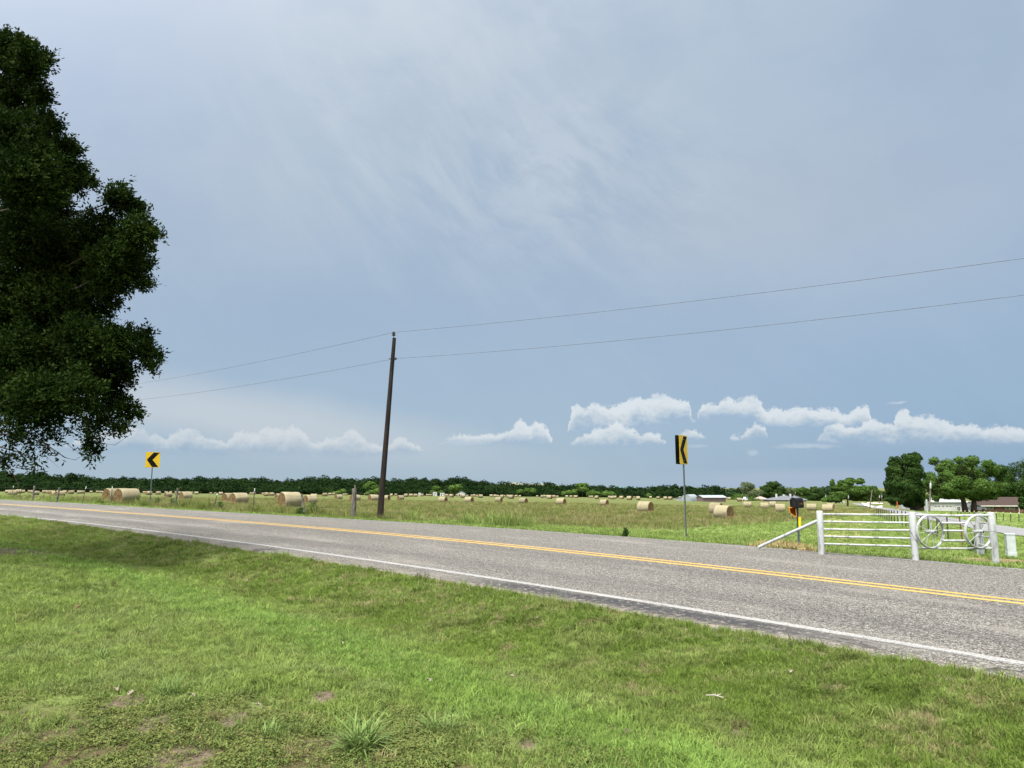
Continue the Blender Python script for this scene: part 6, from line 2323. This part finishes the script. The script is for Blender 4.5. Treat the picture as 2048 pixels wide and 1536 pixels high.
def bin_():
    g = GX(1823, 150)
    e = empty('waste_bin', g)
    m = MB()
    V = [Vector((x * s, y * s, z)) for z, s in ((0, .30), (.95, .38)) for x, y in ((-1, -1), (1, -1), (1, 1), (-1, 1))]
    m.add(V, [(0, 3, 2, 1), (4, 5, 6, 7), (0, 1, 5, 4), (1, 2, 6, 5), (2, 3, 7, 6), (3, 0, 4, 7)])
    m.build('body', BLK, e)
    m = MB()
    m.box((0, -.02, 1.0), (.82, .84, .08), bev=.03)
    m.build('lid', BLK, e)
    tag(e, 'black wheeled waste bin on the grass left of the columnar tree trunk', 'waste bin')
bin_()

# ------------------------------------------------------------------ far utility poles
POLEG = simple('grey_pole_wood', (.125, .110, .095), (.085, .075, .065), 3., .9, .1, bump=.3, stretch=(3, 3, .4))
POLED = simple('dark_pole_wood', (.050, .042, .036), None, 3., .9, .1, bump=.3)
TRCAN = simple('pale_grey_can', (.26, .275, .28), None, 3., .5, .3, bump=0)
def farpole(uf, vf, ut, vt, Y, r, label, can=None, mat=POLEG, arm=False):
    f = GX(uf, Y)
    a = at(uf, vf, Y)
    f.z = min(f.z, a.z) if abs(a.z - f.z) < 3 else f.z
    t = at(ut, vt, Y)
    e = empty('utility_pole', f)
    m = MB()
    d = t - f
    m.tube([-d * .05, d * .5, d], [r, r * .85, r * .7], 9)
    m.build('shaft', mat, e, True)
    if can:
        u, v0, v1 = can
        c0, c1 = at(u, v1, Y) - f, at(u, v0, Y) - f
        c0.y -= r + .22
        c1.y -= r + .22
        m = MB()
        rr = .15
        m.tube([c0, c0.lerp(c1, .05), c0.lerp(c1, .9), c1], [rr * .9, rr, rr, rr * .5], 12)
        m.tube([c1, c1 + Vector((.05, 0, .35))], .04, 6)
        m.build('transformer', TRCAN, e, True)
    if arm:
        m = MB()
        q = d * .96
        m.box(q + Vector((0, -r, 0)), (1.8, .1, .12))
        m.build('crossarm', mat, e)
    tag(e, label, 'utility pole')
farpole(1856, 1027, 1862, 962, 126, .16, 'leaning grey utility pole with a white transformer between two big right trees', (1858.5, 966, 977))
farpole(1737, 1023, 1744.5, 979, 150, .14, 'thin leaning wooden pole right of the spreading tree beside the lane')
farpole(1744.5, 1012, 1745, 989, 330, .16, 'small far pole with white lamp just right of the leaning wooden pole', (1744.5, 991, 995))
farpole(1757.5, 1013, 1758, 990, 300, .18, 'dark far pole with white transformer, second left of the columnar tree', (1758.2, 991, 996), POLED)
farpole(1764, 1010, 1762, 985, 360, .16, 'pale thin far pole nearest the columnar tree along the lane', (1763, 991, 995))
farpole(1781, 1016.5, 1780, 996, 230, .12, 'short dark pole in front of the columnar tree left side', None, POLED)
farpole(1695.6, 1012, 1695.8, 988, 200, .10, 'slim pole with a white transformer against the spreading tree trunk', (1695.9, 992, 997), POLED)
farpole(1651, 1003, 1651.5, 985, 340, .12, 'slim pole with white transformer against the dark trees above the gate', (1651, 990, 995), POLED)
farpole(1518, 1002, 1518.5, 982, 380, .12, 'slim grey pole at the left end of the beige roofed house')
farpole(1452, 998, 1452, 964, 500, .09, 'very thin tall mast rising behind the right end of the brown barn', None, GMET)
farpole(1590.5, 1000, 1590.5, 983, 400, .10, 'slim pole with white lamp behind the grey roofed house chimney', (1590.5, 984, 987), POLED)
# ------------------------------------------------------------------ the oak on the left
def oak():
    rs = np.random.RandomState(5)
    Y0 = 18.0
    base = Vector((-16.2, 18.0, float(H(-16.2, 18.0))))
    e = empty('oak_tree', base)
    LP = [(20,110,55,1),(48,96,26,1.2),(18,92,26,1.2),(78,122,26,1.2),(92,113,15,.9),(55,140,40,1),(40,190,55,1),(80,190,30,.8),(95,245,34,.9),(30,280,75,1),(120,300,42,1),(150,300,20,.5),(60,360,85,1),(150,355,46,1),(185,362,18,.5),(100,410,55,1),
          (238,400,42,.9),(243,368,14,.35),(275,420,30,.8),(275,470,46,1),(205,470,60,1),(308,465,22,.6),(322,468,10,.3),(60,480,90,1),(140,520,85,1),(230,535,66,1),(275,520,40,.8),(285,563,26,.6),(303,572,10,.3),(190,595,62,1),(100,620,95,1),(30,600,90,1),
          (175,690,70,1),(235,685,50,1),(285,672,28,.7),(290,705,34,.8),(318,712,18,.5),(300,735,20,.5),(110,720,85,1),(40,720,85,1),(215,750,55,.9),(255,745,26,.6),(150,785,64,.62),(225,803,42,.62),(258,822,30,.6),(275,830,14,.3),(80,795,70,.6),(30,795,65,.6),(190,843,42,.36),(235,853,26,.42),
          (180,885,20,.45),(186,903,16,.6),(182,915,10,.4),(120,845,50,.16),(60,855,48,.16),(20,862,44,.18),(100,890,40,.09),(40,905,40,.10),(12,925,28,.12),(70,925,30,.06),(14,942,20,.10),(45,1002,8,.10)]
    L = []
    kx = Y0 / FPX
    for (u, v, r, w) in LP:
        q = min(max((u + 380) / 720, 0), 1)            # 1 at the outer right
        front = math.sqrt(max(0, 1 - q * q)) * 5.5
        Y = Y0 - front * rs.uniform(.35, 1.0) + rs.uniform(-.6, .6)
        p = at(u, v, Y)
        k = Y / FPX
        r0, r = r, (max(.86 * r - 13, 7) if v > 130 else max(.86 * r - 9, 7))
        L.append((p.x - base.x, p.y - base.y, p.z - base.z, r * k, r * k, r * k, w * (r0 / 55.) ** 2))
        if r0 > 50:
            Yb = Y + rs.uniform(1.5, 3.5)
            p = at(u - 45, v - 5, Yb)
            L.append((p.x - base.x, p.y - base.y, p.z - base.z, r * k, r * k, r * k, w * .45 * (r0 / 55.) ** 2))
    vis = len(L)
    # the rest of the crown, out of the photograph
    n = 0
    while n < 46:
        d = rs.normal(0, 1, 3)
        d /= np.linalg.norm(d)
        x, y, z = d[0] * 6.6, d[1] * 6.6, 8.3 + d[2] * 5.9
        if z < 2.6:
            continue
        p = Vector((x, y, z)) + base
        u = 1024 + FPX * p.x / p.y
        if u > -290 and p.y > 3:
            continue
        r = rs.uniform(1.0, 1.7)
        L.append((x, y, z, r, r, r, .7 * (r / .7) ** 2 * .5))
        n += 1
    # twig sprays
    P, D = [], []
    for i, (x, y, z, rx, ry, rz, w) in enumerate(L):
        m = int((330 if i < vis else 120) * w)
        d = rs.normal(0, 1, (m, 3))
        d /= np.linalg.norm(d, axis=1)[:, None]
        kn = 1 + .26 * np.sin(d[:, 0] * 5 + i) * np.sin(d[:, 2] * 6 + 2 * i) + .14 * np.sin(d[:, 1] * 9 + d[:, 2] * 7 + i)
        k = (.35 + .68 * rs.uniform(0, 1, m) ** .5) * kn
        P.append(np.array([x, y, z]) + d * (k * rx)[:, None])
        g = d + rs.normal(0, .45, (m, 3)) + np.array([.15, -.05, .12])
        D.append(g / np.linalg.norm(g, axis=1)[:, None])
    P, D = np.concatenate(P), np.concatenate(D)
    NL = 15
    n = len(P)
    # leaves along and round the tip of every spray
    kpos = rs.uniform(-.4, 1, (n, NL)) * rs.uniform(.12, .26, (n, 1))
    lp = P[:, None] + D[:, None] * kpos[..., None] + rs.normal(0, .03, (n, NL, 3))
    ld = D[:, None] * rs.uniform(.2, 1, (n, NL, 1)) + rs.normal(0, .62, (n, NL, 3))
    ld /= np.linalg.norm(ld, axis=2)[..., None]
    lp, ld = lp.reshape(-1, 3), ld.reshape(-1, 3)
    s = np.cross(ld, rs.normal(0, 1, lp.shape))
    s /= np.maximum(np.linalg.norm(s, axis=1), 1e-6)[:, None]
    ln = rs.uniform(.065, .115, len(lp))[:, None]
    wd = ln * rs.uniform(.16, .25, (len(lp), 1))
    V = np.stack([lp, lp + ld * ln * .45 - s * wd, lp + ld * ln, lp + ld * ln * .5 + s * wd], 1).reshape(-1, 3)
    F = np.arange(len(V)).reshape(-1, 4)
    lm = leaf_mat('oak_leaves', (.0075, .0165, .0030), (.0165, .0310, .0050), (.0460, .0680, .0112), .18, .7)
    npobj('crown', V, F, [lm], e)
    # trunk and limbs
    m = MB()
    limb(m, (0, 0, -.5), (.1, 0, 2.6), .46, .36, 14, seg=5, wob=.01)
    limb(m, (.1, 0, 2.5), (0, .1, 12.5), .34, .07, 12, seg=9, wob=.012)
    for i, l in enumerate(L):
        if l[3] < .22 and i < vis:
            continue
        if i >= vis and i % 2:
            continue
        h = max(2.2, min(l[2] - .35 * math.hypot(l[0], l[1]), 11.5))
        limb(m, (.05, .05, h), (l[0], l[1], l[2]), .085 if l[3] > .6 else .05, .012, 6, sag=.05, seg=7, wob=.025)
    m.build('trunk', BARK, e, True)
    # bare drooping twigs on the lower edge and one dead twig against the sky
    m = MB()
    def tw(pts, r, Y):
        q = [at(u, v, Y) - base for u, v in pts]
        m.tube(q, [r * (1 - .75 * i / (len(q) - 1)) for i in range(len(q))], 5)
    tw([(60, 810), (120, 850), (170, 880), (205, 893)], .016, 16.5)
    tw([(30, 850), (80, 880), (130, 915), (150, 920), (160, 914)], .014, 15.5)
    tw([(80, 880), (110, 905), (128, 912)], .008, 15.5)
    tw([(10, 880), (40, 905), (70, 925), (92, 938)], .010, 15.0)
    tw([(150, 860), (190, 885), (230, 890), (262, 868)], .010, 17.0)
    tw([(205, 800), (232, 790), (252, 782), (270, 775)], .010, 16.8)
    tw([(232, 790), (246, 795), (256, 791)], .006, 16.8)
    tw([(20, 935), (35, 965), (42, 1000)], .008, 15.0)
    tw([(110, 870), (150, 900), (178, 918)], .007, 16.0)
    tw([(60, 880), (95, 915), (118, 935)], .006, 15.6)
    tw([(0, 905), (30, 925), (60, 945)], .007, 15.2)
    m.build('twigs', BARK, e, True)
    tag(e, 'large dark leafy oak overhanging the lawn at the left edge', 'tree')
oak()

# ------------------------------------------------------------------ plants and litter that can be told apart
def clump(name, u, v, rad, n, L, w, mat, label, cat, seed, lean=(.25, 1.25), curl=(.2, .9), base=.05, group=None):
    rs = np.random.RandomState(seed)
    g = G(u, v)
    V, F = blades(n, L, w, base, lean, curl, rs)
    me = npmesh(name, V, F, [mat])
    o = bpy.data.objects.new(name, me)
    COL.objects.link(o)
    o.location = g
    tag(o, label, cat, group)
    return o
def broadgrass():
    m, t = new_mat('crabgrass_blade')
    g = t.n('ShaderNodeNewGeometry', out=0)
    n = t.noise(g, 30, 3)
    c = t.mix(t.ss(n, .35, .65), (.095, .160, .036), (.160, .215, .070))
    finish(t, c, .6, .12, transl=.3)
    return m
CRAB = broadgrass()
clump('crabgrass_clump', 722, 1500, .3, 250, (.14, .36), .0115, CRAB, 'large coarse pale green crabgrass clump at the bottom centre of the lawn', 'grass clump', 1, (.45, 1.45), (.1, .7), base=.07)
clump('crabgrass_clump', 340, 1392, .2, 110, (.10, .24), .008, CRAB, 'bright crabgrass tuft beside the bare soil patch at lower left', 'grass clump', 2, (.2, 1.0), base=.07)
clump('crabgrass_clump', 205, 1318, .2, 60, (.09, .22), .008, CRAB, 'small fan of long grass blades at left, above the bare patches', 'grass clump', 3, (.2, 1.1), base=.05)
clump('crabgrass_clump', 880, 1462, .2, 110, (.10, .24), .0085, CRAB, 'sprawling grass tuft right of the large crabgrass clump', 'grass clump', 4, (.4, 1.3), base=.09)
clump('crabgrass_clump', 545, 1470, .2, 80, (.08, .18), .006, CRAB, 'fine bladed grass tuft left of the large crabgrass clump', 'grass clump', 5, (.2, 1.0), base=.08)
clump('crabgrass_clump', 1010, 1432, .2, 150, (.10, .20), .007, BMD, 'dark tangled grass tuft at the lower middle of the lawn', 'grass clump', 6, (.4, 1.3), base=.14)
clump('dry_grass_clump', 430, 1440, .2, 90, (.05, .11), .004, BMY, 'small straw coloured dry tuft among the weeds at bottom left', 'grass clump', 7, (.1, .9), base=.05)
clump('dry_grass_clump', 590, 1512, .2, 120, (.05, .12), .004, BMY, 'dry yellowish tuft at the bottom edge left of the crabgrass clump', 'grass clump', 8, (.1, 1.0), base=.08)
clump('dry_grass_clump', 770, 1524, .2, 110, (.05, .11), .004, BMY, 'dry straw tuft at the bottom edge under the large crabgrass clump', 'grass clump', 9, (.2, 1.1), base=.08)
WEEDD = leaf_mat('dark_weed', (.030, .062, .016), (.045, .085, .022), (.080, .120, .035), .25, 6.)
def weed(u, v, h, wd, label, seed):
    rs = np.random.RandomState(seed)
    g = G(u, v)
    n = 240
    z = rs.uniform(0, 1, n)
    c = np.stack([rs.normal(0, wd * .5, n) * (1.1 - z * .8), rs.normal(0, wd * .5, n) * (1.1 - z * .8), z * h], -1)
    V, F = quads(c, rs.normal(0, 1, (n, 3)) + np.array([0, 0, .6]), .045, rs, .45)
    b, bf = blades(40, (h * .5, h), .012, wd * .3, (.05, .5), (.1, .5), rs)
    tri = np.concatenate([F[:, :3], F[:, [0, 2, 3]]])
    Vv, Ff = join((V, tri), (b, bf))
    o = bpy.data.objects.new('weed', npmesh('weed', Vv, Ff, [WEEDD]))
    COL.objects.link(o)
    o.location = g
    tag(o, label, 'weed')
weed(626, 1029, .55, .40, 'dark leafy weed just right of the crooked grey fence post', 11)
weed(345, 1014, .50, .45, 'dark weed clump at the foot of the fence post right of the left sign', 12)
weed(440, 1020, .45, .35, 'dark weed right of the leaning dark steel fence post', 13)
weed(1251, 1073, .22, .09, 'small upright dark weed at the road edge left of the right chevron sign', 14)
weed(1948, 1104, .45, .35, 'dark weed growing at the gate post foot behind the right wheel', 15)
weed(1963, 1112, .40, .30, 'dark weed between the right wheel and the right gate post', 16)
weed(314, 1012, .5, .35, 'tall weed at the foot of the left chevron sign post', 17)
weed(600, 1031, .35, .3, 'low weed at the left of the crooked fence post foot', 18)

def dry_heap():
    rs = np.random.RandomState(31)
    V, F, b = [], [], 0
    for u in np.linspace(1508, 1645, 46):
        uu = u + rs.uniform(-3, 3)
        vv = np.interp(uu, [1500, 1560, 1600, 1645], [1091, 1096.5, 1100, 1106]) + rs.uniform(-5.0, 1.2)
        g = G(uu, vv)
        hgt = np.interp(uu, [1500, 1540, 1570, 1610, 1645], [.08, .17, .21, .16, .08])
        v, f = blades(60, (hgt * .5, hgt * 1.3), .008, .17, (.1, 1.2), (.1, .9), rs)
        V.append(v + np.array(g))
        F.append(f + b)
        b += len(v)
    o = npobj('dry_grass_bank', np.concatenate(V), np.concatenate(F), [STRAW])
    tag(o, 'bank of dead brown grass under the mailbox and white brace', 'grass', None, 'stuff')
dry_heap()

LEAFM = simple('bleached_leaf', (0.2040, 0.1740, 0.1380), (0.1500, 0.1200, 0.0900), 30, .8, .2, bump=0)
LEAFD = simple('brown_leaf', (.16, .10, .055), (.09, .055, .03), 30, .8, .2, bump=0)
def fallen_leaf(u, v, L, mat, label, seed):
    rs = random.Random(seed)
    g = G(u, v)
    # lobed oak leaf outline, curled
    half = [(0, .012), (.12, .03), (.20, .20), (.30, .08), (.42, .30), (.52, .10), (.66, .26), (.76, .09), (.88, .12), (1, .0)]
    V, F = [], []
    for x, w in half:
        z = .10 * math.sin(x * PI) + .05 * rs.uniform(-1, 1)
        V += [(x - .5, w, z + w * .8), (x - .5, 0, z), (x - .5, -w, z + w * .7)]
    for i in range(len(half) - 1):
        a = i * 3
        F += [(a, a + 1, a + 4, a + 3), (a + 1, a + 2, a + 5, a + 4)]
    o = obj('fallen_leaf', [tuple(q * L * .68 for q in p) for p in V], F, mat)
    o.location = g + Vector((0, 0, .035))
    o.rotation_euler = (rs.uniform(-.3, .3), rs.uniform(-.3, .3), rs.uniform(0, 6.28))
    tag(o, label, 'leaf')
fallen_leaf(687, 1293, .13, LEAFM, 'bleached fallen oak leaf on the mown lawn, left of centre', 1)
fallen_leaf(858, 1371, .11, LEAFM, 'small bleached leaf lying on the lawn below the centre', 2)
fallen_leaf(234, 1388, .13, LEAFM, 'pale curled leaf at the upper edge of the lower left bare patch', 3)
fallen_leaf(263, 1397, .12, LEAFM, 'tan lobed leaf on the lower left bare soil patch', 4)
fallen_leaf(380, 1402, .12, LEAFM, 'pale ragged leaf under the crabgrass tuft at lower left', 5)
fallen_leaf(155, 1221, .20, LEAFD, 'dark brown leaf on the bright lawn at the far left', 6)
fallen_leaf(1024, 1360, .09, LEAFM, 'small greyish leaf on the lawn right of centre', 7)
fallen_leaf(1075, 1242, .13, LEAFM, 'pale leaf litter scrap on the rough verge below the road', 8)
fallen_leaf(1580, 1352, .14, LEAFM, 'pale dry scrap on the rough verge at lower right', 9)
fallen_leaf(515, 1422, .10, LEAFM, 'tan leaf among the weeds near the bottom left', 10)
fallen_leaf(1132, 1196, .10, LEAFM, 'small pale leaf at the top of the verge beside the asphalt', 12)
def stick():
    g = G(1428, 1405) + Vector((0, 0, .05))
    m = MB()
    m.tube([g + Vector((-.06, .03, .0)), g + Vector((0, 0, .012)), g + Vector((.075, -.03, .0))], [.005, .005, .003], 6)
    m.tube([g, g + Vector((.03, .05, .012))], [.004, .0025], 6)
    m.tube([g + Vector((.02, -.01, .01)), g + Vector((.07, .01, .02))], [.004, .002], 6)
    tag(m.build('twig', simple('bleached_twig', (0.3300, 0.3000, 0.2520), None, 9, .8, .2, bump=0), None, True), 'white bleached forked twig lying on the lime green mown strip', 'twig')
stick()
